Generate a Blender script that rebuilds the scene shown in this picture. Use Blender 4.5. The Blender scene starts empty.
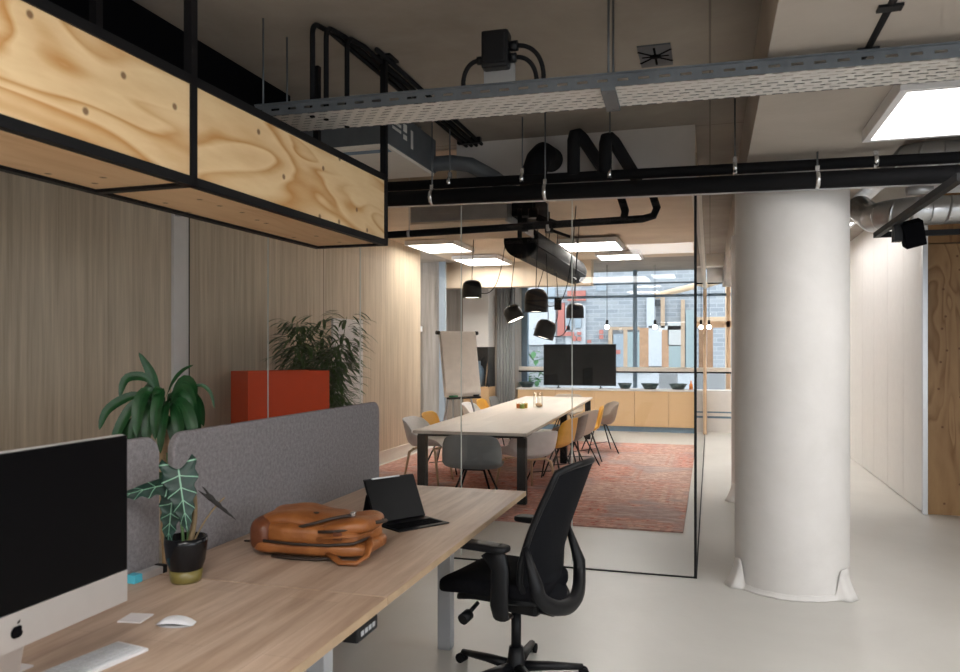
import bpy, bmesh, math, random
from mathutils import Vector, Matrix, noise
random.seed(7)
SC = bpy.context.scene
COL = SC.collection
PI = math.pi
def R(d): return math.radians(d)

# ------------------------------------------------------------------ materials
def newmat(name):
    m = bpy.data.materials.new(name); m.use_nodes = True
    nt = m.node_tree
    b = nt.nodes.get('Principled BSDF')
    return m, nt, b
def nd(nt, typ, **kw):
    n = nt.nodes.new(typ)
    for k, v in kw.items():
        if k in n.inputs: n.inputs[k].default_value = v
        else: setattr(n, k, v)
    return n
def objco(nt, scale=(1, 1, 1), rot=(0, 0, 0), kind='Object'):
    tc = nt.nodes.new('ShaderNodeTexCoord'); mp = nt.nodes.new('ShaderNodeMapping')
    mp.inputs['Scale'].default_value = scale; mp.inputs['Rotation'].default_value = rot
    nt.links.new(tc.outputs[kind], mp.inputs['Vector'])
    return mp.outputs['Vector']
def ramp(nt, fac, stops):
    r = nt.nodes.new('ShaderNodeValToRGB'); e = r.color_ramp.elements
    while len(e) < len(stops): e.new(0.5)
    for el, (p, c) in zip(e, stops):
        el.position = p; el.color = (c[0], c[1], c[2], 1)
    nt.links.new(fac, r.inputs['Fac']); return r.outputs['Color']
def mixc(nt, fac, a, b, mode='MIX'):
    m = nt.nodes.new('ShaderNodeMixRGB'); m.blend_type = mode
    for s, v in ((m.inputs['Fac'], fac), (m.inputs['Color1'], a), (m.inputs['Color2'], b)):
        if isinstance(v, (int, float)): s.default_value = v
        elif isinstance(v, (tuple, list)): s.default_value = (v[0], v[1], v[2], 1)
        else: nt.links.new(v, s)
    return m.outputs['Color']
def math_(nt, op, a, b=0.0):
    m = nt.nodes.new('ShaderNodeMath'); m.operation = op
    for s, v in ((m.inputs[0], a), (m.inputs[1], b)):
        if isinstance(v, (int, float)): s.default_value = v
        else: nt.links.new(v, s)
    return m.outputs[0]
def noisetex(nt, vec, scale, detail=4, rough=0.55, dist=0.0):
    n = nd(nt, 'ShaderNodeTexNoise', Scale=scale, Detail=detail, Roughness=rough, Distortion=dist)
    nt.links.new(vec, n.inputs['Vector']); return n.outputs['Fac']
def bump(nt, b, h, strength=0.2, dist=0.01):
    n = nd(nt, 'ShaderNodeBump', Strength=strength, Distance=dist)
    nt.links.new(h, n.inputs['Height']); nt.links.new(n.outputs['Normal'], b.inputs['Normal'])
def plain(name, col, rough=0.5, metal=0.0, var=0.06, scale=12, spec=None):
    m, nt, b = newmat(name)
    f = noisetex(nt, objco(nt), scale)
    lo = tuple(max(0, c * (1 - var)) for c in col); hi = tuple(min(1, c * (1 + var)) for c in col)
    nt.links.new(ramp(nt, f, [(0.3, lo), (0.7, hi)]), b.inputs['Base Color'])
    b.inputs['Roughness'].default_value = rough; b.inputs['Metallic'].default_value = metal
    if spec is not None: b.inputs['Specular IOR Level'].default_value = spec
    return m
def emit(name, col, s):
    m = bpy.data.materials.new(name); m.use_nodes = True; nt = m.node_tree
    nt.nodes.clear()
    o = nt.nodes.new('ShaderNodeOutputMaterial'); e = nd(nt, 'ShaderNodeEmission', Strength=s)
    e.inputs['Color'].default_value = (*col, 1)
    nt.links.new(e.outputs[0], o.inputs[0]); return m
def glassm(name, tint=(0.97, 0.985, 0.98), ior=1.5, gl=1.0):
    m = bpy.data.materials.new(name); m.use_nodes = True; nt = m.node_tree
    nt.nodes.clear()
    o = nt.nodes.new('ShaderNodeOutputMaterial')
    t = nt.nodes.new('ShaderNodeBsdfTransparent'); t.inputs[0].default_value = (*tint, 1)
    g = nt.nodes.new('ShaderNodeBsdfGlossy'); g.inputs['Roughness'].default_value = 0.0
    f = nd(nt, 'ShaderNodeFresnel', IOR=ior); mx = nt.nodes.new('ShaderNodeMixShader')
    ge = nt.nodes.new('ShaderNodeNewGeometry')
    nt.links.new(math_(nt, 'MULTIPLY', math_(nt, 'MULTIPLY', f.outputs[0], gl), math_(nt, 'SUBTRACT', 1.0, ge.outputs['Backfacing'])), mx.inputs[0])
    nt.links.new(t.outputs[0], mx.inputs[1]); nt.links.new(g.outputs[0], mx.inputs[2])
    nt.links.new(mx.outputs[0], o.inputs[0]); return m

def plywood(name, axis='Y', light=(0.74, 0.54, 0.31), dark=(0.47, 0.21, 0.045), seed=0.0, plane='yz', amt=1.0, k=1.0, knots=0.85):
    m, nt, b = newmat(name)
    sc = {'Y': (3.0, 0.66, 3.0), 'Z': (2.6, 2.6, 0.6), 'X': (0.6, 2.6, 2.6)}[axis]
    v = objco(nt, tuple(q * k for q in sc))
    ad = nd(nt, 'ShaderNodeVectorMath', operation='ADD'); nt.links.new(v, ad.inputs[0]); ad.inputs[1].default_value = (seed, seed * 1.7, seed * 0.6)
    v = ad.outputs[0]
    n1 = noisetex(nt, v, 1.2, 2, 0.45, 0.6)
    rings = math_(nt, 'FRACT', math_(nt, 'MULTIPLY', n1, 9.0))
    c1 = ramp(nt, rings, [(0.0, light), (0.45, tuple(0.75 * a + 0.25 * d for a, d in zip(light, dark))), (0.80, dark), (0.90, tuple(0.6 * a + 0.4 * d for a, d in zip(light, dark))), (1.0, light)])
    blot = noisetex(nt, v, 0.9, 2, 0.5)
    msk = ramp(nt, blot, [(0.38, (0, 0, 0)), (0.54, (amt, amt, amt))])
    c = mixc(nt, msk, light, c1)
    fine = noisetex(nt, v, 7, 4, 0.6)
    c = mixc(nt, 0.22, c, ramp(nt, fine, [(0.3, dark), (0.7, light)]), 'MIX')
    sp = nt.nodes.new('ShaderNodeSeparateXYZ'); nt.links.new(objco(nt), sp.inputs[0])
    cb = nt.nodes.new('ShaderNodeCombineXYZ'); nt.links.new(sp.outputs[plane[0].upper()], cb.inputs[0]); nt.links.new(sp.outputs[plane[1].upper()], cb.inputs[1])
    vo = nd(nt, 'ShaderNodeTexVoronoi', Scale=6.0, voronoi_dimensions='2D'); nt.links.new(cb.outputs[0], vo.inputs['Vector'])
    sel = nt.nodes.new('ShaderNodeSeparateXYZ'); nt.links.new(vo.outputs['Color'], sel.inputs[0])
    kn = math_(nt, 'MULTIPLY', ramp(nt, vo.outputs['Distance'], [(0.045, (1, 1, 1)), (0.085, (0, 0, 0))]), math_(nt, 'GREATER_THAN', sel.outputs['X'], 0.45))
    c = mixc(nt, math_(nt, 'MULTIPLY', kn, knots), c, (0.13, 0.05, 0.015))
    nt.links.new(c, b.inputs['Base Color']); b.inputs['Roughness'].default_value = 0.55
    return m
def woodtop(name, light, dark, axis='Y', seams=True):
    m, nt, b = newmat(name)
    v = objco(nt, (6, 0.55, 6) if axis == 'Y' else (0.55, 6, 6))
    n = noisetex(nt, v, 2.6, 5, 0.6, 0.4)
    c = ramp(nt, n, [(0.3, dark), (0.5, tuple(.5 * (a + d) for a, d in zip(light, dark))), (0.68, light)])
    br = nd(nt, 'ShaderNodeTexBrick', Scale=1.0); br.inputs['Mortar Size'].default_value = 0.0008
    br.inputs['Brick Width'].default_value = 0.9; br.inputs['Row Height'].default_value = 0.19
    br.inputs['Color1'].default_value = (0.86, 0.86, 0.86, 1); br.inputs['Color2'].default_value = (1.0, 1.0, 1.0, 1); br.inputs['Mortar'].default_value = (0.6, 0.6, 0.6, 1)
    nt.links.new(objco(nt, (1, 1, 1), (0, 0, R(90) if axis == 'Y' else 0)), br.inputs['Vector'])
    c = mixc(nt, 0.8, c, br.outputs['Color'], 'MULTIPLY')
    nt.links.new(c, b.inputs['Base Color']); b.inputs['Roughness'].default_value = 0.42
    return m
def concrete(name, lo, hi, rough=0.8, seams=None, sc=1.4):
    m, nt, b = newmat(name)
    v = objco(nt)
    n = noisetex(nt, v, sc, 6, 0.62, 0.3)
    c = ramp(nt, n, [(0.3, lo), (0.7, hi)])
    if seams:
        br = nd(nt, 'ShaderNodeTexBrick', Scale=1.0); br.inputs['Mortar Size'].default_value = 0.006; br.offset = 0.0
        br.inputs['Brick Width'].default_value = seams[0]; br.inputs['Row Height'].default_value = seams[1]
        br.inputs['Color1'].default_value = (0.94, 0.94, 0.94, 1); br.inputs['Color2'].default_value = (1, 1, 1, 1); br.inputs['Mortar'].default_value = (0.55, 0.55, 0.55, 1)
        nt.links.new(v, br.inputs['Vector']); c = mixc(nt, 1.0, c, br.outputs['Color'], 'MULTIPLY')
    nt.links.new(c, b.inputs['Base Color']); b.inputs['Roughness'].default_value = rough
    bump(nt, b, noisetex(nt, v, 30, 4), 0.08)
    return m
def streaky(name, lo, hi, sx=14, sz=0.5):
    m, nt, b = newmat(name)
    n = noisetex(nt, objco(nt, (sx, sx, sz)), 1.6, 6, 0.65)
    n2 = noisetex(nt, objco(nt, (1.2, 1.2, 0.5)), 1.2, 3)
    c = ramp(nt, n, [(0.28, lo), (0.5, tuple(.5 * (a + d) for a, d in zip(lo, hi))), (0.72, hi)])
    c = mixc(nt, 0.5, c, ramp(nt, n2, [(0.35, (0.78, 0.78, 0.78)), (0.65, (1, 1, 1))]), 'MULTIPLY')
    # board joints every 1.22 m
    sp = nt.nodes.new('ShaderNodeSeparateXYZ'); nt.links.new(objco(nt), sp.inputs[0])
    fr = math_(nt, 'FRACT', math_(nt, 'DIVIDE', math_(nt, 'SUBTRACT', sp.outputs['Y'], 8.13), 40.0))
    c = mixc(nt, math_(nt, 'LESS_THAN', fr, 0.0003), c, (0.12, 0.09, 0.06))
    nt.links.new(c, b.inputs['Base Color']); b.inputs['Roughness'].default_value = 0.7
    bump(nt, b, n, 0.12); return m
def fabric(name, lo, hi, sc=260, rough=0.95):
    m, nt, b = newmat(name)
    v = objco(nt)
    n = noisetex(nt, v, sc, 3, 0.7); n2 = noisetex(nt, v, 60, 3, 0.6)
    c = mixc(nt, 0.5, ramp(nt, n, [(0.35, lo), (0.65, hi)]), ramp(nt, n2, [(0.35, lo), (0.65, hi)]))
    nt.links.new(c, b.inputs['Base Color']); b.inputs['Roughness'].default_value = rough
    b.inputs['Specular IOR Level'].default_value = 0.15
    bump(nt, b, n, 0.15, 0.003); return m
def leather(name, lo, hi):
    m, nt, b = newmat(name)
    v = objco(nt); n = noisetex(nt, v, 9, 5, 0.6)
    nt.links.new(ramp(nt, n, [(0.3, lo), (0.7, hi)]), b.inputs['Base Color'])
    nt.links.new(ramp(nt, n, [(0.3, (0.5,) * 3), (0.7, (0.33,) * 3)]), b.inputs['Roughness'])
    bump(nt, b, noisetex(nt, v, 22, 4, 0.6, 1.0), 0.35, 0.01); return m
def rugmat(name):
    m, nt, b = newmat(name)
    v = objco(nt); sp = nt.nodes.new('ShaderNodeSeparateXYZ'); nt.links.new(v, sp.inputs[0])
    gy = math_(nt, 'FLOOR', math_(nt, 'DIVIDE', sp.outputs['Y'], 1.32))
    xx = math_(nt, 'ADD', math_(nt, 'DIVIDE', sp.outputs['X'], 0.98), math_(nt, 'MULTIPLY', gy, 0.43))
    cb = nt.nodes.new('ShaderNodeCombineXYZ'); nt.links.new(math_(nt, 'FLOOR', xx), cb.inputs[0]); nt.links.new(gy, cb.inputs[1])
    wn = nd(nt, 'ShaderNodeTexWhiteNoise', noise_dimensions='2D'); nt.links.new(cb.outputs[0], wn.inputs['Vector'])
    base = ramp(nt, wn.outputs['Value'], [(0.0, (0.58, 0.085, 0.05)), (0.25, (0.62, 0.23, 0.17)), (0.5, (0.40, 0.27, 0.25)), (0.7, (0.60, 0.12, 0.065)), (1.0, (0.62, 0.42, 0.36))])
    # woven borders around every patch
    fx = math_(nt, 'ABSOLUTE', math_(nt, 'SUBTRACT', math_(nt, 'FRACT', xx), 0.5)); fy = math_(nt, 'ABSOLUTE', math_(nt, 'SUBTRACT', math_(nt, 'FRACT', math_(nt, 'DIVIDE', sp.outputs['Y'], 1.32)), 0.5))
    mx_ = math_(nt, 'MAXIMUM', fx, fy)
    bands = ramp(nt, mx_, [(0.0, (0, 0, 0)), (0.33, (0, 0, 0)), (0.34, (.8, .8, .8)), (0.37, (.8, .8, .8)), (0.38, (0, 0, 0)), (0.43, (0, 0, 0)), (0.44, (.7, .7, .7)), (0.5, (.7, .7, .7))])
    c = mixc(nt, bands, base, (0.44, 0.075, 0.05))
    pat = nd(nt, 'ShaderNodeTexVoronoi', Scale=11.0, distance='MANHATTAN'); nt.links.new(v, pat.inputs['Vector'])
    c = mixc(nt, math_(nt, 'MULTIPLY', ramp(nt, pat.outputs['Distance'], [(0.30, (0, 0, 0)), (0.42, (1, 1, 1))]), 0.55), c, (0.70, 0.52, 0.43))
    pat2 = nd(nt, 'ShaderNodeTexVoronoi', Scale=15.0, distance='CHEBYCHEV'); nt.links.new(v, pat2.inputs['Vector'])
    c = mixc(nt, math_(nt, 'MULTIPLY', ramp(nt, pat2.outputs['Distance'], [(0.30, (0, 0, 0)), (0.40, (1, 1, 1))]), 0.38), c, (0.24, 0.11, 0.11))
    w = noisetex(nt, v, 0.9, 3, 0.6)
    c = mixc(nt, ramp(nt, w, [(0.52, (0, 0, 0)), (0.60, (0.65,) * 3)]), c, (0.36, 0.30, 0.31))
    w2 = noisetex(nt, objco(nt, (2.2, 20, 1)), 1.0, 5, 0.75)
    c = mixc(nt, ramp(nt, w2, [(0.50, (0, 0, 0)), (0.62, (0.55,) * 3)]), c, (0.78, 0.62, 0.54))
    nt.links.new(c, b.inputs['Base Color']); b.inputs['Roughness'].default_value = 0.95
    b.inputs['Specular IOR Level'].default_value = 0.1
    bump(nt, b, pat2.outputs['Distance'], 0.15, 0.004); return m
def perforated(name):
    m, nt, b = newmat(name)
    sp = nt.nodes.new('ShaderNodeSeparateXYZ'); nt.links.new(objco(nt), sp.inputs[0])
    row = math_(nt, 'DIVIDE', sp.outputs['Y'], 0.0375)
    u = math_(nt, 'ADD', math_(nt, 'DIVIDE', sp.outputs['X'], 0.066), math_(nt, 'MULTIPLY', math_(nt, 'FLOOR', row), 0.37))
    slot = math_(nt, 'MULTIPLY', math_(nt, 'LESS_THAN', math_(nt, 'FRACT', u), 0.66), math_(nt, 'LESS_THAN', math_(nt, 'FRACT', row), 0.40))
    fac = math_(nt, 'SUBTRACT', 1.0, slot)
    b.inputs['Base Color'].default_value = (0.72, 0.70, 0.67, 1); b.inputs['Metallic'].default_value = 0.1; b.inputs['Roughness'].default_value = 0.5
    t = nt.nodes.new('ShaderNodeBsdfTransparent'); mx = nt.nodes.new('ShaderNodeMixShader')
    o = [n for n in nt.nodes if n.type == 'OUTPUT_MATERIAL'][0]
    nt.links.new(fac, mx.inputs[0]); nt.links.new(t.outputs[0], mx.inputs[1]); nt.links.new(b.outputs[0], mx.inputs[2])
    nt.links.new(mx.outputs[0], o.inputs[0]); return m
def slotted(name, col):
    m, nt, b = newmat(name)
    sp = nt.nodes.new('ShaderNodeSeparateXYZ'); nt.links.new(objco(nt), sp.inputs[0])
    z = math_(nt, 'ABSOLUTE', math_(nt, 'SUBTRACT', sp.outputs['Z'], 0.028))
    slot = math_(nt, 'MULTIPLY', math_(nt, 'LESS_THAN', math_(nt, 'FRACT', math_(nt, 'DIVIDE', sp.outputs['X'], 0.085)), 0.52), math_(nt, 'LESS_THAN', z, 0.0055))
    nt.links.new(ramp(nt, noisetex(nt, objco(nt), 6), [(0.3, tuple(.85 * q for q in col)), (0.7, tuple(1.15 * q for q in col))]), b.inputs['Base Color'])
    b.inputs['Metallic'].default_value = 0.5; b.inputs['Roughness'].default_value = 0.5
    t = nt.nodes.new('ShaderNodeBsdfTransparent'); mx = nt.nodes.new('ShaderNodeMixShader')
    o = [n for n in nt.nodes if n.type == 'OUTPUT_MATERIAL'][0]
    nt.links.new(slot, mx.inputs[0]); nt.links.new(b.outputs[0], mx.inputs[1]); nt.links.new(t.outputs[0], mx.inputs[2])
    nt.links.new(mx.outputs[0], o.inputs[0]); return m
def leafmat(name, base, rib, side=0.0, rough=0.35):
    m, nt, b = newmat(name)
    tc = nt.nodes.new('ShaderNodeTexCoord'); sp = nt.nodes.new('ShaderNodeSeparateXYZ'); nt.links.new(tc.outputs['UV'], sp.inputs[0])
    d = math_(nt, 'ABSOLUTE', math_(nt, 'SUBTRACT', sp.outputs['X'], 0.5))
    n = noisetex(nt, objco(nt), 25, 3)
    c = ramp(nt, n, [(0.3, tuple(x * 0.7 for x in base)), (0.7, tuple(x * 1.25 for x in base))])
    c = mixc(nt, ramp(nt, d, [(0.012, (1, 1, 1)), (0.032, (0, 0, 0))]), c, rib)
    if side:
        q = math_(nt, 'ABSOLUTE', math_(nt, 'SUBTRACT', math_(nt, 'FRACT', math_(nt, 'SUBTRACT', math_(nt, 'MULTIPLY', sp.outputs['Y'], side), math_(nt, 'MULTIPLY', d, 1.6))), 0.5))
        c = mixc(nt, ramp(nt, q, [(0.02, (1, 1, 1)), (0.055, (0, 0, 0))]), c, rib)
    nt.links.new(c, b.inputs['Base Color']); b.inputs['Roughness'].default_value = rough
    return m
def brickmat(name):
    m, nt, b = newmat(name)
    br = nd(nt, 'ShaderNodeTexBrick', Scale=1.0); br.inputs['Mortar Size'].default_value = 0.012
    br.inputs['Brick Width'].default_value = 0.42; br.inputs['Row Height'].default_value = 0.14
    br.inputs['Color1'].default_value = (0.24, 0.255, 0.28, 1); br.inputs['Color2'].default_value = (0.31, 0.32, 0.335, 1); br.inputs['Mortar'].default_value = (0.37, 0.385, 0.40, 1)
    nt.links.new(objco(nt, (1, 1, 1), (R(90), 0, 0)), br.inputs['Vector'])
    nt.links.new(br.outputs['Color'], b.inputs['Base Color']); b.inputs['Roughness'].default_value = 0.9; return m
def spiralmat(name):
    m, nt, b = newmat(name)
    b.inputs['Base Color'].default_value = (0.56, 0.57, 0.58, 1); b.inputs['Metallic'].default_value = 0.85; b.inputs['Roughness'].default_value = 0.32
    tc = nt.nodes.new('ShaderNodeTexCoord'); sp = nt.nodes.new('ShaderNodeSeparateXYZ'); nt.links.new(tc.outputs['UV'], sp.inputs[0])
    h = math_(nt, 'FRACT', math_(nt, 'ADD', math_(nt, 'MULTIPLY', sp.outputs['Y'], 9.0), sp.outputs['X']))
    bump(nt, b, ramp(nt, h, [(0.0, (1, 1, 1)), (0.08, (0, 0, 0)), (0.92, (0, 0, 0)), (1.0, (1, 1, 1))]), 0.6, 0.02); return m

M = dict(
 ply=plywood('plywood_panel', 'Y', (0.78, 0.58, 0.33)), ply2=plywood('plywood_panel_b', 'Y', (0.78, 0.58, 0.33), seed=4.3), plyb=plywood('plywood_bottom', 'Y', (0.80, 0.55, 0.32), (0.58, 0.32, 0.14), 8.1, 'xy', .6),
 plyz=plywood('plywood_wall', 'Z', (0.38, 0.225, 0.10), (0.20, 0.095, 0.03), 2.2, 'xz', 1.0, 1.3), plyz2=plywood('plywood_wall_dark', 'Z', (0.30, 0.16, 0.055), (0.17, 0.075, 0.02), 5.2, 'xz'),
 cab=plywood('cabinet_oak', 'X', (0.70, 0.47, 0.26), (0.62, 0.38, 0.19), 1.2, 'xz', .4, 1.0, 0.0), mceil=concrete('meeting_ceiling_lit_tan', (0.60, 0.48, 0.36), (0.72, 0.60, 0.46)),  # mceil: ceiling concrete with the room's brightness put into its colour; also tan panel
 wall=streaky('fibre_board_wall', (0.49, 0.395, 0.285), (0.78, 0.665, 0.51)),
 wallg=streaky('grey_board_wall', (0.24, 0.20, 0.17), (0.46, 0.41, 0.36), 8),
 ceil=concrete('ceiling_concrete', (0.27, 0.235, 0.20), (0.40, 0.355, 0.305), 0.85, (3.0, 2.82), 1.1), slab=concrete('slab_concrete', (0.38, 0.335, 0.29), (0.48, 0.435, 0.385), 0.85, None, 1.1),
 beam=concrete('beam_concrete', (0.44, 0.36, 0.27), (0.55, 0.45, 0.34)),
 floor=concrete('floor_cast', (0.56, 0.545, 0.51), (0.66, 0.645, 0.61), 0.38, None, 0.7),
 white=plain('white_paint', (0.74, 0.72, 0.70), 0.6, 0, 0.02), offw=plain('warm_white_paint', (0.74, 0.69, 0.62), 0.6, 0, 0.03),
 colm=concrete('column_paint', (0.70, 0.68, 0.66), (0.78, 0.76, 0.745), 0.6, None, 2.5),
 plaster=plain('grey_plaster', (0.60, 0.57, 0.55), 0.8, 0, 0.05, 3),
 black=plain('black_steel', (0.0045, 0.0045, 0.0055), 0.5, spec=0.22), dblack=plain('black_matt', (0.002, 0.002, 0.003), 0.9, spec=0.08),
 postgrey=plain('post_blue_grey', (0.25, 0.29, 0.33), 0.5), rubber=plain('black_insulation', (0.006, 0.006, 0.007), 0.75, spec=0.18), plastic=plain('black_plastic', (0.005, 0.0055, 0.007), 0.42, spec=0.28),
 galv=plain('galvanised_steel', (0.42, 0.43, 0.44), 0.38, 0.8, 0.12, 6), rail=slotted('slotted_steel', (0.13, 0.145, 0.16)), galvd=plain('dull_galvanised_steel', (0.13, 0.145, 0.16), 0.5, 0.5, 0.12, 6), chrome=plain('bright_zinc', (0.75, 0.75, 0.75), 0.25, 0.9),
 alu=plain('aluminium', (0.62, 0.63, 0.65), 0.35, 0.75, 0.03), greysteel=plain('grey_powder_coat', (0.42, 0.43, 0.45), 0.45, 0, 0.02),
 desk=woodtop('desk_oak_laminate', (0.60, 0.45, 0.34), (0.36, 0.24, 0.165)), table=woodtop('table_top_pale', (0.86, 0.78, 0.70), (0.82, 0.73, 0.64)),
 deskedge=plain('desk_edge_band', (0.45, 0.32, 0.20), 0.5, 0, 0.1),
 screen=fabric('screen_felt', (0.17, 0.158, 0.165), (0.30, 0.28, 0.29)), piping=plain('screen_edge_felt', (0.42, 0.41, 0.41), 0.9),
 seatf=fabric('black_seat_fabric', (0.0025, 0.0025, 0.004), (0.006, 0.006, 0.008)), mesh=fabric('black_back_mesh', (0.003, 0.0035, 0.005), (0.007, 0.0075, 0.010), 400, 0.8),
 leather=leather('cognac_leather', (0.20, 0.060, 0.013), (0.37, 0.135, 0.038)), leatherd=leather('dark_brown_leather', (0.10, 0.03, 0.012), (0.16, 0.05, 0.02)), zip=plain('zip_tape', (0.03, 0.018, 0.012), 0.6),
 red=plain('red_lacquer', (0.72, 0.060, 0.004), 0.45, 0, 0.04, spec=.25), rug=rugmat('patchwork_rug'), tray=perforated('perforated_steel'),
 dleaf=leafmat('dracaena_leaf', (0.010, 0.062, 0.015), (0.018, 0.095, 0.024), 0.0, .45), aleaf=leafmat('alocasia_leaf', (0.006, 0.032, 0.022), (0.22, 0.42, 0.29), 5.0, .45), bleaf=leafmat('bamboo_leaf', (0.050, 0.115, 0.028), (0.07, 0.14, 0.035), 0.0, .45),
 deadleaf=plain('withered_leaf', (0.010, 0.008, 0.006), 0.7), stem=plain('plant_stem', (0.20, 0.14, 0.07), 0.7), gstem=plain('green_stem', (0.08, 0.16, 0.05), 0.6), trunk=plain('cane_trunk', (0.42, 0.28, 0.16), 0.8, 0, 0.15, 40), soil=plain('potting_soil', (0.03, 0.02, 0.015), 0.95),
 pot=plain('black_glazed_pot', (0.004, 0.0045, 0.006), 0.2, spec=0.4), olive=plain('olive_glaze', (0.16, 0.13, 0.035), 0.3),
 shellw=plain('white_shell_plastic', (0.88, 0.87, 0.86), 0.45), shellg=plain('grey_shell_plastic', (0.17, 0.178, 0.18), 0.45), shellb=plain('taupe_shell_plastic', (0.30, 0.25, 0.21), 0.5), shelly=plain('yellow_shell_plastic', (0.80, 0.42, 0.04), 0.45), shellt=plain('beige_shell_plastic', (0.48, 0.40, 0.32), 0.5), shelld=plain('dark_taupe_plastic', (0.17, 0.135, 0.115), 0.5),
 beech=plain('beech_wood', (0.62, 0.44, 0.27), 0.5, 0, 0.1), timber=plain('pale_timber', (0.66, 0.47, 0.31), 0.6, 0, 0.1, 5), timberd=plain('brown_timber', (0.36, 0.20, 0.11), 0.6, 0, 0.15, 5),
 glass=glassm('partition_glass', (0.975, 0.98, 0.98), 1.5, 1.15), wglass=glassm('window_glass', (0.95, 0.97, 0.97)), gedge=plain('polished_glass_edge', (0.62, 0.66, 0.62), 0.2),
 jar=glassm('jar_glass', (0.97, 0.97, 0.95)), led=emit('led_diffuser', (1.0, 0.975, 0.945), 13.0), ledw=emit('led_diffuser_warm', (1.0, 0.91, 0.80), 9.0), ledm=emit('led_diffuser_meeting', (1.0, 0.94, 0.87), 27.0), leds=emit('led_diffuser_soft', (1.0, 0.97, 0.94), 6.5), lamp=emit('lamp_diffuser', (1.0, 0.90, 0.76), 7.0), bulb=emit('bulb_glow', (1.0, 0.95, 0.88), 6.0),
 tvs=plain('dark_tv_glass', (0.002, 0.003, 0.004), 0.15, spec=0.2), imac=plain('dark_screen_glass', (0.0012, 0.0012, 0.0018), 0.35, spec=0.10), silver=plain('silver_aluminium', (0.56, 0.54, 0.53), 0.38, 0.6, 0.02), whitepl=plain('white_plastic', (0.74, 0.74, 0.76), 0.35), keys=plain('key_white', (0.62, 0.64, 0.66), 0.5),
 paper=plain('paper', (0.72, 0.68, 0.68), 0.8), flip=plain('flip_paper', (0.84, 0.78, 0.73), 0.7), cyan=plain('cyan_cap', (0.08, 0.45, 0.58), 0.4), green=plain('green_marker', (0.02, 0.22, 0.08), 0.5), yellow=plain('yellow_wax', (0.80, 0.46, 0.05), 0.5), orange=plain('orange_wax', (0.75, 0.22, 0.03), 0.5), lime=plain('lime_wax', (0.30, 0.42, 0.06), 0.5),
 brick=brickmat('grey_brick'), redclad=plain('red_cladding', (0.40, 0.13, 0.105), 0.6), render=plain('pale_render', (0.46, 0.47, 0.49), 0.8), pave=plain('pale_paving', (0.40, 0.41, 0.42), 0.85, 0, 0.1, 2), teal=plain('teal_pane', (0.27, 0.325, 0.33), 0.2), greypane=plain('grey_pane', (0.27, 0.31, 0.35), 0.2), timbero=plain('outdoor_timber', (0.40, 0.28, 0.19), 0.6, 0, 0.1, 5), whiteo=plain('outdoor_white', (0.44, 0.43, 0.42), 0.7), spiral=spiralmat('spiral_duct_steel'),
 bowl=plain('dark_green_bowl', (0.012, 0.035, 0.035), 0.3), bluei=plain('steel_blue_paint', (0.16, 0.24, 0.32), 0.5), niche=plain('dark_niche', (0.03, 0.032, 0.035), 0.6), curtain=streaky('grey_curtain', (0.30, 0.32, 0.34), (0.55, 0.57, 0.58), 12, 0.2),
 labelw=plain('white_label', (0.55, 0.55, 0.53), 0.6), hedge=plain('hedge_green', (0.06, 0.16, 0.06), 0.8))

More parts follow.
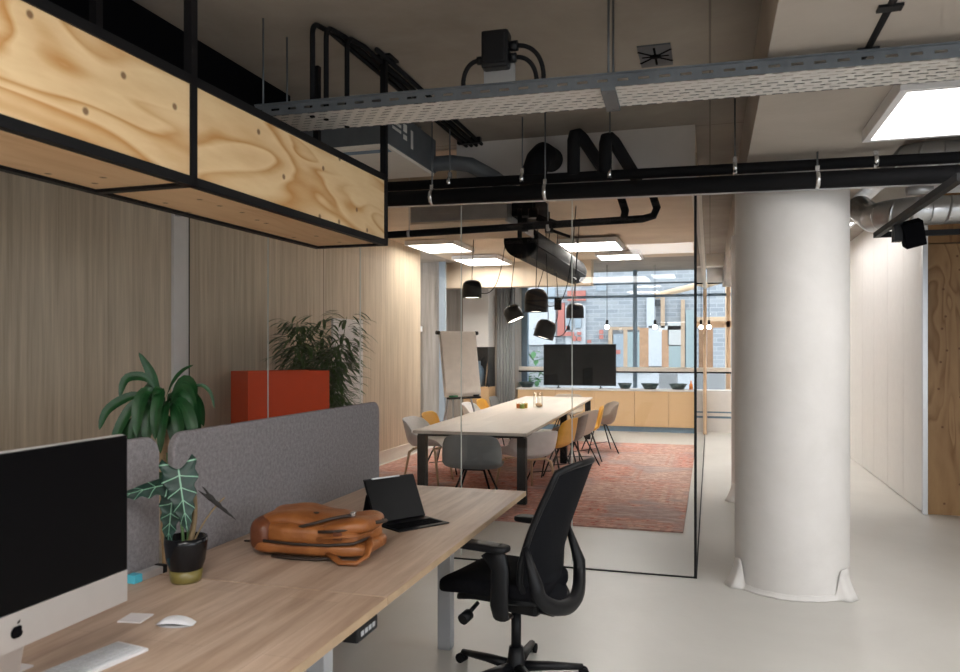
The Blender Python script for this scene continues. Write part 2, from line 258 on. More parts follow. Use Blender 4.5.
# ------------------------------------------------------------------ mesh builder
class MB:
    def __init__(s): s.bm = bmesh.new(); s.uv = s.bm.loops.layers.uv.new('UVMap')
    def box(s, c, size, rot=None, bev=0.0):
        r = bmesh.ops.create_cube(s.bm, size=1.0); vs = r['verts']
        bmesh.ops.scale(s.bm, vec=size, verts=vs)
        if bev:
            es = list({e for v in vs for e in v.link_edges})
            q = bmesh.ops.bevel(s.bm, geom=es, offset=bev, segments=2, affect='EDGES', profile=0.6)
            vs = list({v for f in q['faces'] for v in f.verts} | {v for v in vs if v.is_valid})
        if rot is not None: bmesh.ops.rotate(s.bm, verts=vs, matrix=rot)
        bmesh.ops.translate(s.bm, vec=c, verts=vs); return s
    def b2(s, a, b, bev=0.0):
        return s.box([(p + q) / 2 for p, q in zip(a, b)], [abs(q - p) for p, q in zip(a, b)], None, bev)
    def tube(s, pts, rad, n=10, cap=True, sy=1.0):
        pts = [Vector(p) for p in pts]; rings = []
        rs = rad if isinstance(rad, (list, tuple)) else [rad] * len(pts)
        t0 = (pts[1] - pts[0]).normalized(); up = Vector((0, 0, 1)) if abs(t0.z) < 0.95 else Vector((1, 0, 0))
        nrm = (up - t0 * up.dot(t0)).normalized(); L = 0
        for i, p in enumerate(pts):
            t = (pts[min(i + 1, len(pts) - 1)] - pts[max(i - 1, 0)]).normalized()
            nrm = (nrm - t * nrm.dot(t)).normalized(); bn = t.cross(nrm)
            if i: L += (p - pts[i - 1]).length
            rings.append(([s.bm.verts.new(p + (nrm * math.cos(2 * PI * k / n) * sy + bn * math.sin(2 * PI * k / n)) * rs[i]) for k in range(n)], L))
        for (a, la), (b, lb) in zip(rings, rings[1:]):
            for k in range(n):
                f = s.bm.faces.new((a[k], a[(k + 1) % n], b[(k + 1) % n], b[k])); f.smooth = True
                for lp, (uu, vv) in zip(f.loops, ((k / n, la), ((k + 1) / n, la), ((k + 1) / n, lb), (k / n, lb))): lp[s.uv].uv = (uu, vv)
        if cap:
            s.bm.faces.new(list(reversed(rings[0][0]))); s.bm.faces.new(rings[-1][0])
        return s
    def cyl(s, a, b, r, n=16): return s.tube([a, b], r, n)
    def lathe(s, prof, n=24, mat=None, cap=False):
        rings = []
        for r, z in prof:
            vs = []
            for k in range(n):
                p = Vector((r * math.cos(2 * PI * k / n), r * math.sin(2 * PI * k / n), z))
                vs.append(s.bm.verts.new(mat @ p if mat else p))
            rings.append(vs)
        for a, b in zip(rings, rings[1:]):
            for k in range(n):
                f = s.bm.faces.new((a[k], a[(k + 1) % n], b[(k + 1) % n], b[k])); f.smooth = True
        if cap: s.bm.faces.new(list(reversed(rings[0]))); s.bm.faces.new(rings[-1])
        return s
    def grid(s, fn, nu, nv, smooth=True):
        V = [[s.bm.verts.new(fn(i / nu, j / nv)) for i in range(nu + 1)] for j in range(nv + 1)]
        for j in range(nv):
            for i in range(nu):
                f = s.bm.faces.new((V[j][i], V[j][i + 1], V[j + 1][i + 1], V[j + 1][i])); f.smooth = smooth
                for lp, (a, b) in zip(f.loops, ((i, j), (i + 1, j), (i + 1, j + 1), (i, j + 1))): lp[s.uv].uv = (a / nu, b / nv)
        return s
    def prism(s, pts, h, mat=None, z0=0.0):
        a = [Vector((p[0], p[1], z0)) for p in pts]; b = [Vector((p[0], p[1], z0 + h)) for p in pts]
        if mat: a = [mat @ p for p in a]; b = [mat @ p for p in b]
        a = [s.bm.verts.new(p) for p in a]; b = [s.bm.verts.new(p) for p in b]; n = len(a)
        s.bm.faces.new(list(reversed(a))); s.bm.faces.new(b)
        for k in range(n): s.bm.faces.new((a[k], a[(k + 1) % n], b[(k + 1) % n], b[k]))
        return s
    def superell(s, c, size, e1=0.5, e2=0.5, nu=48, nv=24, amp=0.0, fr=8.0, rot=None, seed=0):
        def p(x, e): return math.copysign(abs(x) ** e, x)
        def fn(u, v):
            th = -PI + 2 * PI * u; ph = -PI / 2 + PI * v
            q = Vector((size[0] * p(math.cos(ph), e1) * p(math.cos(th), e2), size[1] * p(math.cos(ph), e1) * p(math.sin(th), e2), size[2] * p(math.sin(ph), e1)))
            if amp: q += q.normalized() * amp * noise.noise(q * fr + Vector((seed, 0, 0)))
            if rot is not None: q = rot @ q
            return q + Vector(c)
        s.grid(fn, nu, nv); bmesh.ops.remove_doubles(s.bm, verts=s.bm.verts[:], dist=1e-5); return s
    def build(s, name, m, parent=None, smooth=False, **mods):
        bmesh.ops.recalc_face_normals(s.bm, faces=s.bm.faces[:])
        if smooth:
            for f in s.bm.faces: f.smooth = True
        me = bpy.data.meshes.new(name); s.bm.to_mesh(me); s.bm.free()
        o = bpy.data.objects.new(name, me); COL.objects.link(o)
        if m: me.materials.append(m if not isinstance(m, str) else M[m])
        if parent: o.parent = parent
        if mods.get('bev'):
            q = o.modifiers.new('b', 'BEVEL'); q.width = mods['bev']; q.segments = mods.get('seg', 2); q.limit_method = 'ANGLE'; q.angle_limit = R(40)
        if mods.get('solid'):
            q = o.modifiers.new('s', 'SOLIDIFY'); q.thickness = mods['solid']; q.offset = mods.get('off', 0)
        if mods.get('sub'):
            q = o.modifiers.new('u', 'SUBSURF'); q.levels = q.render_levels = mods['sub']
        return o
def tag(o, label, cat, group=None, kind=None):
    o['label'] = label; o['category'] = cat
    if group: o['group'] = group
    if kind: o['kind'] = kind
    return o
def thing(name, label, cat, loc=(0, 0, 0), rz=0.0, group=None):
    o = bpy.data.objects.new(name, None); COL.objects.link(o); o.location = loc; o.rotation_euler = (0, 0, rz)
    o.empty_display_size = 0.1
    return tag(o, label, cat, group)
def struct(name, mb, m, **k):
    o = mb.build(name, m, **k); o['kind'] = 'structure'; return o
def part(name, mb, m, parent, label=None, **k):
    o = mb.build(name, m, parent, **k)
    if label: o['label'] = label
    return o
def dup(root, loc, rz, label, group=None):
    r = root.copy(); COL.objects.link(r); r.location = loc; r.rotation_euler = (0, 0, rz); r['label'] = label
    if group: r['group'] = group
    for ch in list(root.children):
        c = ch.copy(); COL.objects.link(c); c.parent = r
        for g in list(ch.children):
            d = g.copy(); COL.objects.link(d); d.parent = c
    return r
def arc(c, r, a0, a1, ax, ay, n=10):
    c = Vector(c); ax = Vector(ax); ay = Vector(ay)
    return [c + ax * r * math.cos(a0 + (a1 - a0) * k / n) + ay * r * math.sin(a0 + (a1 - a0) * k / n) for k in range(n + 1)]
def bez(p0, p1, p2, p3, n=14):
    p0, p1, p2, p3 = map(Vector, (p0, p1, p2, p3)); out = []
    for k in range(n + 1):
        t = k / n; out.append(p0 * (1 - t) ** 3 + p1 * 3 * t * (1 - t) ** 2 + p2 * 3 * t * t * (1 - t) + p3 * t ** 3)
    return out

# ------------------------------------------------------------------ camera
F, HZ, YAW, CH = 770.0, 350.0, math.atan(230 / 770.0), 1.57
cam = bpy.data.cameras.new('camera'); co = bpy.data.objects.new('camera', cam); COL.objects.link(co); SC.camera = co
cam.sensor_width = 36; cam.lens = 36 * F / 960; cam.shift_y = (HZ - 336) / 960; cam.clip_start = 0.05; cam.clip_end = 200
co.location = (0, 0, CH); co.rotation_euler = (R(90), 0, YAW)
cam.dof.use_dof = True; cam.dof.focus_distance = 8.0; cam.dof.aperture_fstop = 5.6

# ------------------------------------------------------------------ setting
CZ = 3.15
BZ0 = 2.765
WL = -4.35
GY = 5.5        # front glass
FY = 15.5       # facade
struct('floor', MB().b2((-7, -7, -0.2), (5, 15.75, 0)), 'floor')
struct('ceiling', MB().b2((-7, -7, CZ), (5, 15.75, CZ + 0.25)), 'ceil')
struct('wall_left', MB().b2((WL - 0.2, -7, 0), (WL, 11.3, CZ)), 'wall')
struct('baseboard_left', MB().b2((WL, 5.6, 0), (WL + 0.018, 11.3, 0.17)), 'offw')
struct('trim_1', MB().b2((WL, 5.47, 0), (WL + 0.03, 5.66, CZ), 0.004), 'white')
struct('trim_13', MB().b2((WL, 5.66, 0), (WL + 0.022, 5.685, CZ)), 'black')      # aluminium post on the left wall
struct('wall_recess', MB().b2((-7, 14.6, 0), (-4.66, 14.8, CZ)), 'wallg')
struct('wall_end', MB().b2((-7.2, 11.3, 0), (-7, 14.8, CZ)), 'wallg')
# back wall with window openings behind the camera
wb = MB()
wb.b2((-7, -7.2, 0), (1.1, -7, CZ)).b2((4.3, -7.2, 0), (5, -7, CZ)).b2((1.1, -7.2, 0), (4.3, -7, 0.8)).b2((1.1, -7.2, 2.85), (4.3, -7, CZ))
struct('wall_back', wb, 'white')
wr = MB()
for y0, y1 in ((-7, -5.4), (-1.9, -1.5), (2.0, 8.5)): wr.b2((5, y0, 0), (5.2, y1, CZ))
for y0, y1 in ((-5.4, -1.9), (-1.5, 2.0)):
    wr.b2((5, y0, 0), (5.2, y1, 0.8)); wr.b2((5, y0, 2.85), (5.2, y1, CZ))
struct('wall_right_front', wr, 'white')
def windowframe(i, a, b, axis):
    m = MB(); t = 0.03
    if axis == 'x':
        for x in (a[0], (a[0] + b[0]) / 2, b[0]): m.b2((x - t, a[1] - t, a[2]), (x + t, a[1] + t, b[2]))
        for z in (a[2], b[2]): m.b2((a[0], a[1] - t, z - t), (b[0], a[1] + t, z + t))
    else:
        for y in (a[1], (a[1] + b[1]) / 2, b[1]): m.b2((a[0] - t, y - t, a[2]), (a[0] + t, y + t, b[2]))
        for z in (a[2], b[2]): m.b2((a[0] - t, a[1], z - t), (a[0] + t, b[1], z + t))
    struct('window_%d' % i, m, 'black')
k = 2
for x0, x1 in ((1.1, 4.3),): windowframe(k, (x0, -7.1, .8), (x1, -7.1, 2.85), 'x'); k += 1
for y0, y1 in ((-5.4, -1.9), (-1.5, 2.0)): windowframe(k, (5.1, y0, .8), (5.1, y1, 2.85), 'y'); k += 1
# right: plywood wall facing us, white panelled wall running back
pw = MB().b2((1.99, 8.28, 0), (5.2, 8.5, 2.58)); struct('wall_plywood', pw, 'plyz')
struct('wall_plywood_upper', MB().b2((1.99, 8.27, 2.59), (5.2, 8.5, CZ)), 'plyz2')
struct('wall_right', MB().b2((1.97, 8.5, 0), (2.2, 15.6, CZ)), 'white')
pan = MB()
y = 8.32
while y < 15.3:
    pan.b2((1.955, y, 0.02), (1.97, y + 0.75, CZ - 0.002)); y += 0.757
struct('trim_2', pan, 'white')
struct('trim_3', MB().b2((1.945, 8.25, 0), (1.99, 8.3, CZ), 0.003), 'alu')
struct('trim_4', MB().b2((0.5, 8.3, 2.85), (1.95, 8.5, CZ)), 'offw')
# columns
def column(name, x, y, r, base=True):
    m = MB(); n = 64
    m.lathe([(r, 0), (r, BZ0 - .002)], n, Matrix.Translation((x, y, 0)))
    o = struct(name, m, 'colm')
    if base:
        # ragged flared skirt of paint-stiff cloth at the foot
        b = MB()
        def fn(u, v):
            a = 2 * PI * u
            bulge = 0.0
            for ca, w in ((R(203), 0.17), (R(322), 0.16), (R(80), 0.16)):
                d = (a - ca + PI) % (2 * PI) - PI
                bulge += math.exp(-(d / w) ** 8)
            h = 0.03 + 0.02 * abs(noise.noise(Vector((math.cos(a) * 3, math.sin(a) * 3, 1)))) + bulge * 0.15
            fl = 0.012 + 0.015 * abs(noise.noise(Vector((math.cos(a) * 6, math.sin(a) * 6, 4)))) + bulge * 0.055
            rr = r + 0.004 + bulge * 0.012 + fl * (1 - v) ** 1.5
            z = h * v + 0.002
            return Vector((x + rr * math.cos(a), y + rr * math.sin(a), z))
        b.grid(fn, 180, 6); b.bm.verts.ensure_lookup_table()
        s = b.build('column_skirt', 'colm', o, solid=0.004)
    return o
column('column_front', 0.52, 5.545, 0.358)
column('column_rear', 0.60, 8.55, 0.385)
# ceiling beams
struct('beam_ceiling', MB().b2((0.225, -6.9, BZ0), (1.07, 15.3, CZ)), 'slab')
struct('beam_bulkhead_black', MB().b2((WL, -6.9, 2.80), (-2.5, 4.25, CZ)), 'dblack')
struct('beam_facade', MB().b2((-6.9, 13.3, 2.70), (-1.97, 13.6, CZ)), 'beam')
struct('wall_bulkhead', MB().b2((-1.86, 5.6, 2.74), (-0.10, 5.72, CZ)), 'plaster')
struct('beam_meeting', MB().b2((WL, 6.35, 3.0), (-0.1, 6.6, CZ)), 'beam')

struct('ceiling_meeting_lit', MB().b2((WL, 5.74, CZ - .012), (-.1, 13.3, CZ - .001)), 'mceil')  # same concrete ceiling, coloured paler to carry the light of the bright room
# --- glass partition (front panes + header + floor track) and side run
gx = [-4.22, -3.44, -2.62, -1.79, -0.951, -0.105]
def pane(name, mb, edge=None):
    o = struct(name, mb, 'glass')
    return o
for i in range(5):
    x0, x1 = gx[i], gx[i + 1]
    o = pane('partition_glass_pane_%d' % (i + 1), MB().b2((x0 + .003, GY - .005, 0.008), (x1 - .003, GY + .005, 2.70)))
for i in range(1, 5):
    struct('trim_glass_joint_%d' % i, MB().b2((gx[i] - .0026, GY - .0055, 0.03), (gx[i] + .0026, GY + .0055, 2.70)), 'gedge')
struct('trim_5', MB().b2((WL, GY - .02, 2.70), (-.085, GY + .02, 2.76)), 'alu')
struct('trim_6', MB().b2((WL, GY - .010, 0), (-.085, GY + .010, 0.008)), 'black')
struct('trim_7', MB().b2((-.105, GY - .012, 0.0), (-.087, GY + .012, 2.70)), 'black')
struct('partition_glass_side', MB().b2((-.10, GY + .015, 0.008), (-.09, 14.9, 2.70)), 'glass')
struct('trim_8', MB().b2((-.13, GY + .02, 2.70), (-.06, 15.0, 2.76)), 'offw')
struct('trim_9', MB().b2((-.105, GY + .02, 0), (-.085, 15.0, 0.008)), 'black')
struct('trim_10', MB().b2((-.16, 14.9, 0), (-.06, 15.02, 2.70)), 'timber')

# --- facade
fr = MB()
def X15(px, Y=FY):      # photograph column -> position along the facade, at building time only
    u = (px - 480) / F; c, s = math.cos(YAW), math.sin(YAW)
    return (u * c - s) / (u * s + c) * Y
mull = [-3.66, -1.42, -0.11]
struct('window_frame_meeting', MB().b2((-3.75, FY - .04, .82), (-3.60, FY + .08, CZ)).b2((-1.46, FY - .04, .82), (-1.385, FY + .08, CZ)).b2((-0.16, FY - .04, .82), (-0.08, FY + .08, CZ)).b2((-3.7, FY - .03, 2.61), (1.97, FY + .06, 2.66)).b2((-3.7, FY - .03, 2.875), (-0.1, FY + .06, 2.90)), 'bluei')
struct('window_1', MB().b2((-3.7, FY, .82), (1.96, FY + .02, CZ)), 'wglass')
struct('wall_facade', MB().b2((-7, FY - .02, 0), (-3.75, FY + .2, CZ)).b2((-3.75, FY - .02, 0), (1.97, FY + .2, 0.80)), 'white')
struct('trim_11', MB().b2((-4.3, FY - .30, 1.155), (1.95, FY - .22, 1.235), 0.004), 'offw')
struct('trim_12', MB().b2((-4.3, FY - .29, 1.125), (1.95, FY - .23, 1.154)), 'black')
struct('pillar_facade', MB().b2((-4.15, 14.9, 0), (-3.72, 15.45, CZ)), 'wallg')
# timber window frame in the corridor part of the facade
struct('window_frame_corridor', MB().b2((-.02, FY - .05, 2.0), (1.95, FY + .05, 2.12)).b2((-.02, FY - .05, 2.92), (1.95, FY + .05, 3.0)).b2((0.30, FY - .05, .82), (0.37, FY + .05, 2.95)).b2((1.1, FY - .05, .82), (1.17, FY + .05, 2.95)), 'timber')
struct('wall_corridor_head', MB().b2((-.06, 13.2, 2.95), (1.95, 13.5, CZ)), 'offw')

# ------------------------------------------------------------------ wall & ceiling lights
def panel_light(label, x, y, sx, sy, z, mat='led', rz=0.0, group='flat light panels under the ceiling'):
    t = thing('ceiling_light', label, 'light', (x, y, z), rz, group)
    f = MB(); w = 0.035; h = 0.055
    f.b2((-sx / 2, -sy / 2, 0), (-sx / 2 + w, sy / 2, h)); f.b2((sx / 2 - w, -sy / 2, 0), (sx / 2, sy / 2, h))
    f.b2((-sx / 2 + w, -sy / 2, 0), (sx / 2 - w, -sy / 2 + w, h)); f.b2((-sx / 2 + w, sy / 2 - w, 0), (sx / 2 - w, sy / 2, h))
    f.b2((-sx / 2, -sy / 2, h), (sx / 2, sy / 2, h + .01))
    part('frame', f, 'whitepl', t)
    part('diffuser', MB().b2((-sx / 2 + w, -sy / 2 + w, 0.006), (sx / 2 - w, sy / 2 - w, 0.012)), mat, t)
    for ax in (-1, 1):
        if CZ - z > h + .03: part('suspension_wire', MB().cyl((ax * sx * .35, 0, h + .01), (ax * sx * .35, 0, (BZ0 if .2 < x + ax * sx * .35 < 1.1 else CZ) - z), 0.004, 6), 'galv', t)
    return t
panel_light('large bright white light panel with pale frame, hung beside the top of the white column', 1.42, 4.18, 1.25, .88, 2.70, 'leds')
panel_light('bright light panel close to the end of the left board wall in the glass room', -3.80, 10.7, 0.74, 1.0, 3.06, 'ledw')
panel_light('small light panel second along the left board wall in the glass room', -3.7, 12.55, 0.78, 1.0, 3.06, 'ledm')
panel_light('light panel in the glass room just right of the black fabric duct', -1.62, 11.0, 0.84, 0.95, 3.04, 'ledm')
panel_light('dimmer light panel furthest from the front glass, right of the black duct', -1.4, 12.55, 0.7, 0.7, 3.06, 'ledm')
panel_light('light panel above the desks, above and behind the viewer', -1.2, -4.2, 1.2, 1.0, 2.98)
panel_light('added fill light panel on the right above and behind the viewer', 2.6, 0.2, 1.2, 1.0, 2.98)  # unseen panel, added to light the space around the camera
panel_light('added fill light panel over the corridor beyond the white column', 1.4, 10.2, .5, 3.0, 3.06, 'leds')  # added out of sight behind the column to brighten the white right wall
panel_light('added fill light panel above the floor behind the viewer on the left', -1.5, -1.5, 1.2, 1.2, 2.7)  # unseen panel, added as fill from the left
panel_light('added fill light panel right over the viewer beside the ceiling beam', -.5, .2, 1.2, 1.2, 2.95)  # added overhead out of view as extra fill
panel_light('added fill light panel furthest along the corridor beyond the white column', 1.4, 13.6, .6, 1.6, 3.06, 'ledm')  # hidden by the column, added to brighten the corridor end
panel_light('added fill light panel over the aisle ahead of the plywood wall', 3.0, 3.4, 1.2, 1.0, 2.98)  # added out of view to light the plywood wall side

# ------------------------------------------------------------------ hanging plywood shelf
sh = thing('hanging_shelf', 'long plywood box shelf in a black steel frame hung over the desks', 'shelf', (-1.675, 3.862, 0), R(-1.0))
L0, ZB, ZT, DW = -3.5, 2.135, 2.493, 0.44
t = 0.032
fm = MB()
for x in (-t / 2, -DW + t / 2):
    for z in (ZB + t / 2, ZT + t / 2 - .01): fm.b2((x - t / 2, L0, z - t / 2), (x + t / 2, 0, z + t / 2))
for y in (L0 + t / 2, -1.6, -t / 2):
    for z in (ZB + t / 2, ZT + t / 2 - .01): fm.b2((-DW + t, y - t / 2, z - t / 2), (-t, y + t / 2, z + t / 2))
part('frame', fm, 'black', sh)
for y in (L0 + t / 2, -1.6, -t / 2):
    part('post', MB().b2((-t, y - t / 2, ZB), (0, y + t / 2, CZ)), 'black', sh)
    part('post', MB().b2((-DW, y - t / 2, ZB), (-DW + t, y + t / 2, CZ - .22 if y < -0.1 else CZ)), 'black', sh)
for y in (-1.6, -t / 2):
    part('mounting_plate', MB().b2((-.075, y - .06, CZ - .012), (.045, y + .06, CZ)), 'black', sh)
for i, (y0, y1) in enumerate(((-1.6 + t / 2, -t), (L0 + t, -1.6 - t / 2))):
    part('front_panel', MB().b2((-.028, y0, ZB + t), (-.008, y1, ZT - .008)), ('ply', 'ply2')[i], sh)
    part('back_panel', MB().b2((-DW + .01, y0, ZB + t), (-DW + .028, y1, ZT - .008)), 'ply', sh)
    part('bottom_panel', MB().b2((-DW + .032, y0, ZB + .012), (-.032, y1, ZB + .028)), 'plyb', sh)
part('end_panel', MB().b2((-DW + .03, -.028, ZB + t), (-.03, -.01, ZT - .008)), 'ply', sh)

# ------------------------------------------------------------------ cable tray
tr = thing('cable_tray', 'long perforated galvanised cable tray hung beneath the ceiling', 'cable tray', (-2.07, 3.2, 2.675), R(2.0))
LT = 4.6
tb = MB().b2((0, 0, 0), (LT, 0.27, 0.003)); part('tray_floor', tb, 'tray', tr)
part('side_rail', MB().b2((0, -.003, 0), (LT, 0, .055)).b2((0, -.012, .052), (LT, 0, .058)), 'rail', tr)
part('side_rail', MB().b2((0, .27, 0), (LT, .273, .055)), 'rail', tr)
for x, y in ((0.03, 0.02), (0.03, 0.25), (1.66, 0.02), (1.66, 0.25), (3.2, .02), (3.2, .25)):
    m = MB().cyl((x, y, -.02), (x, y, CZ - 2.675), 0.005, 6).cyl((x, y, -.012), (x, y, 0), 0.012, 6)
    part('hanger_rod', m, 'galvd', tr)
for x in (1.63, 3.17): part('support_bracket', MB().b2((x, -.01, -.018), (x + .06, .28, -.001)), 'galvd', tr)
# junction box on the tray
jb = thing('junction_box', 'black junction box with looping cables on a steel plate above the cable tray', 'junction box', (-0.88, 3.245, 2.733), R(2))
part('mounting_plate', MB().b2((-.07, -.004, 0), (.07, .004, .11)), 'galv', jb)
part('housing', MB().b2((-.07, -.06, .055), (.05, .02, .215), 0.012).b2((-.055, -.067, .075), (.035, -.06, .195), 0.004), 'plastic', jb)
for a_, b_, r_ in (((.05, -.02, .15), (.085, -.02, .15), .022), ((.05, -.02, .10), (.08, -.02, .10), .02), ((-.07, -.02, .10), (-.095, -.02, .10), .018)): part('socket', MB().cyl(a_, b_, r_), 'plastic', jb)
part('cable', MB().tube(bez((.08, -.02, .15), (.15, -.02, .15), (.20, 0, .10), (.19, 0.02, .0)), .010), 'rubber', jb)
part('cable', MB().tube(bez((.08, -.02, .10), (.13, -.02, .10), (.165, 0, .06), (.16, 0.02, .0)), .010), 'rubber', jb)
part('cable', MB().tube(bez((-.09, -.02, .10), (-.14, -.02, .10), (-.17, 0, .05), (-.17, 0.02, .0)), .010), 'rubber', jb)
# steel plate with star slots on the ceiling
cp = thing('ceiling_plate', 'small square steel plate with a dark star of slots on the ceiling', 'plate', (-0.28, 4.22, CZ))
part('plate', MB().b2((-.085, -.15, -.008), (.085, .15, 0)), 'galvd', cp)
st = MB()
for kk in range(4):
    st.box((0, 0, -.009), (.012, .24 if kk != 2 else .14, .003), Matrix.Rotation(R(45 * kk), 3, 'Z'))
st.lathe([(0.0, -.0115), (.03, -.0115), (.03, -.008)], 16)
part('slot', st, 'dblack', cp)
# black conduits along the ceiling
cd = thing('conduit_bundle', 'bundle of black conduits along the ceiling bending down above the shelf', 'conduit', (-1.69, 3.26, 3.12))
for i, dx in enumerate((-.09, -.05, -.01, .03)):
    y0 = (0.0, .06, .20, -.2)[i]
    if i == 3: pts = [(dx, .42, .012), (dx, 2.38, .012)]
    else: pts = [(dx - .02, y0, -.45)] + arc((dx - .02, y0 + .06, -.055), .06, PI, PI / 2, (0, 1, 0), (0, 0, 1), 6) + [(dx, y0 + .15, .005), (dx, 2.35, .005)]
    part('conduit', MB().tube(pts, .013, 8), 'rubber', cd)
for y in (1.5, 2.2): part('clip', MB().b2((-.12, y, -.012), (.06, y + .04, .03)), 'black', cd)
# AC cassette above the shelf
ac = thing('fan_coil_unit', 'grey boxed fan coil unit with vent labels hung above the end of the plywood shelf', 'air unit', (-1.905, 4.4, 2.83), R(0))
part('housing', MB().b2((-1.2, 0, 0.02), (0, .86, .26), .004), 'galvd', ac)
part('bottom_panel', MB().b2((-1.19, .0, 0), (-.01, .85, .02)), 'offw', ac)
part('slot', MB().b2((-1.15, .06, -.004), (-.03, .12, .0)), 'bluei', ac)
for z in (.20, .165, .13): part('vent_louvre', MB().b2((-.001, .06, z), (.002, .20, z + .018)), 'labelw', ac)
for a_, b_ in (((-.001, .24, .16), (.002, .30, .21)), ((-.001, .24, .11), (.002, .30, .14)), ((-.001, .37, .08), (.002, .41, .20))): part('label_sticker', MB().b2(a_, b_), 'labelw', ac)
for y in (.1, .7): part('hanger_rod', MB().cyl((-.06, y, .26), (-.06, y, .32), .006, 6), 'galv', ac)
dv = thing('vent_duct', 'dark round duct leading from the fan coil unit to the bulkhead', 'duct', (-1.9, 5.0, 2.9))
part('pipe', MB().tube([(-.10, .26, .0), (.0, .26, .02), (.12, .26, .02)] + [(.25, .28, .0), (.42, .30, -.10), (.55, .30, -.2)], .055, 14), 'galvd', dv)

# ------------------------------------------------------------------ black pipes in front of the glass
PY = 5.03
def pipe_z(x): return 2.635 - 0.015 * (x + 2.1)
def hanger(parent, x, y, zc, r, loc):
    TOP = BZ0 if .225 < x < 1.07 else CZ
    m = MB().cyl((x - loc[0], y - loc[1], zc + r - .03 - loc[2]), (x - loc[0], y - loc[1], TOP - loc[2]), .005, 6)
    h = part('hanger_rod', m, 'galvd', parent)
    c = MB().tube([(x - loc[0] - .012, y - loc[1], zc - loc[2]), (x - loc[0] + .012, y - loc[1], zc - loc[2])], r + .004, 16, True)
    c.b2((x - loc[0] - .012, y - loc[1] - .012, zc + r - loc[2]), (x - loc[0] + .012, y - loc[1] + .012, zc + r + .035 - loc[2]))
    part('clamp', c, 'chrome', h)
lp = thing('insulated_pipe', 'thick black insulated pipe running across above the front glass', 'pipe', (-2.3, PY, 2.63), 0, 'black pipes across the front of the glass')
part('pipe', MB().tube([(-.6, 0, pipe_z(-2.9) - 2.63), (6.8, 0, pipe_z(4.5) - 2.63)], .052, 20), 'rubber', lp)
for x in (-1.85, -1.05, 0.62): hanger(lp, x, PY, pipe_z(x), .05, (-2.3, PY, 2.63))
up = thing('insulated_pipe', 'thinner black insulated pipe running across just above the thick one', 'pipe', (-2.3, PY + .06, 2.74), 0, 'black pipes across the front of the glass')
part('pipe', MB().tube([(-.6, 0, pipe_z(-2.9) + .10 - 2.74), (6.8, 0, pipe_z(4.5) + .115 - 2.74)], .034, 16), 'rubber', up)
for x in (-1.74, -1.22, -0.63, 0.15, 0.95): hanger(up, x, PY + .06, pipe_z(x) + .11, .034, (-2.3, PY + .06, 2.74))
rl = tag(MB().b2((-2.9, PY + .0, 2.562), (3.5, PY + .05, 2.572)).build('steel_strip', 'galv'), 'thin pale steel strip running along the underside of the thick black pipe', 'rail')
rl.rotation_euler = (0, 0.015, 0); rl.location = (0, 0, -.012)
for lab, x in (('black insulated branch pipe rising and bending back into the bulkhead, next to the round duct', -0.87), ('black insulated branch pipe bending back into the bulkhead, beside its right end', -0.66)):
    b = thing('branch_pipe', lab, 'pipe', (x, PY + .06, 2.73), 0, 'branch pipes entering the bulkhead')
    h = .26 if x < -.8 else .22
    pts = [(0, 0, 0), (0, 0, h - .02), (.005, .005, h + .01), (.025, .03, h + .02), (.05, .07, h), (.16, .50, h - .16)]
    part('pipe', MB().tube(pts, .043, 14), 'rubber', b)
rd = thing('round_duct', 'black round duct elbow coming out of the plaster bulkhead', 'duct', (-1.14, 5.33, 2.70))
part('pipe', MB().tube([(-.035, -.14, -.02), (-.03, -.1, .10), (-.015, -.04, .20), (0, .05, .26), (.02, .26, .27)], .088, 20), 'rubber', rd)

# spiral ducts on the right
sd = thing('spiral_duct', 'large silver spiral duct with an elbow behind the big light panel', 'duct', (1.2, 6.35, 2.6))
part('pipe', MB().tube([(2.6, .15, .0), (.45, .05, .0)] + arc((.28, .30, 0), .25, R(-70), R(-190), (1, 0, 0), (0, 1, 0), 12) + [(.0, .75, .16)], .105, 24), 'spiral', sd)
sd2 = thing('spiral_duct', 'silver spiral duct bending upward to the ceiling above the black pipes', 'duct', (1.55, 6.6, 2.95))
part('pipe', MB().tube([(-.25, 1.0, .05), (-.22, .3, .06)] + arc((.05, .1, .06), .24, R(180), R(290), (1, 0, 0), (0, 1, 0), 8) + [(.9, -.05, .06)], .115, 24), 'spiral', sd2)
wp = thing('white_pipe', 'straight pale pipe running beneath the spiral duct toward the right', 'pipe', (1.35, 5.7, 2.63))
part('pipe', MB().tube([(0, 0, 0), (2.6, .1, -.02)], .032, 14), 'whitepl', wp)
part('coupling', MB().tube([(-.1, 0, 0), (.05, 0, 0)], .038, 14), 'galv', wp)
# spotlight track
tk = thing('track_rail', 'black track rail corner hung in front of the plywood wall', 'track', (1.208, 6.44, 2.44))
part('rail', MB().b2((-.02, -2.05, -.02), (.02, .02, .02)), 'black', tk)
part('rail', MB().b2((.02, -.02, -.02), (2.6, .02, .02)), 'black', tk)
for a_, b_ in ((.6, 0), (1.6, 0)): part('suspension_wire', MB().cyl((a_, b_, .02), (a_, b_, CZ - 2.44), .004, 6), 'galv', tk)
sp = thing('spotlight', 'black box spotlight tilted on the track before the plywood wall', 'spotlight', (1.29, 5.88, 2.425))
sp.scale = (.86, .86, .86)
rot = Matrix.Rotation(R(-14), 3, 'Y') @ Matrix.Rotation(R(20), 3, 'X')
part('bracket', MB().b2((-.10, -.05, -.13), (-.04, .05, .02)), 'black', sp)
part('housing', MB().box((.04, 0, -.07), (.15, .12, .20), rot, .006), 'dblack', sp)
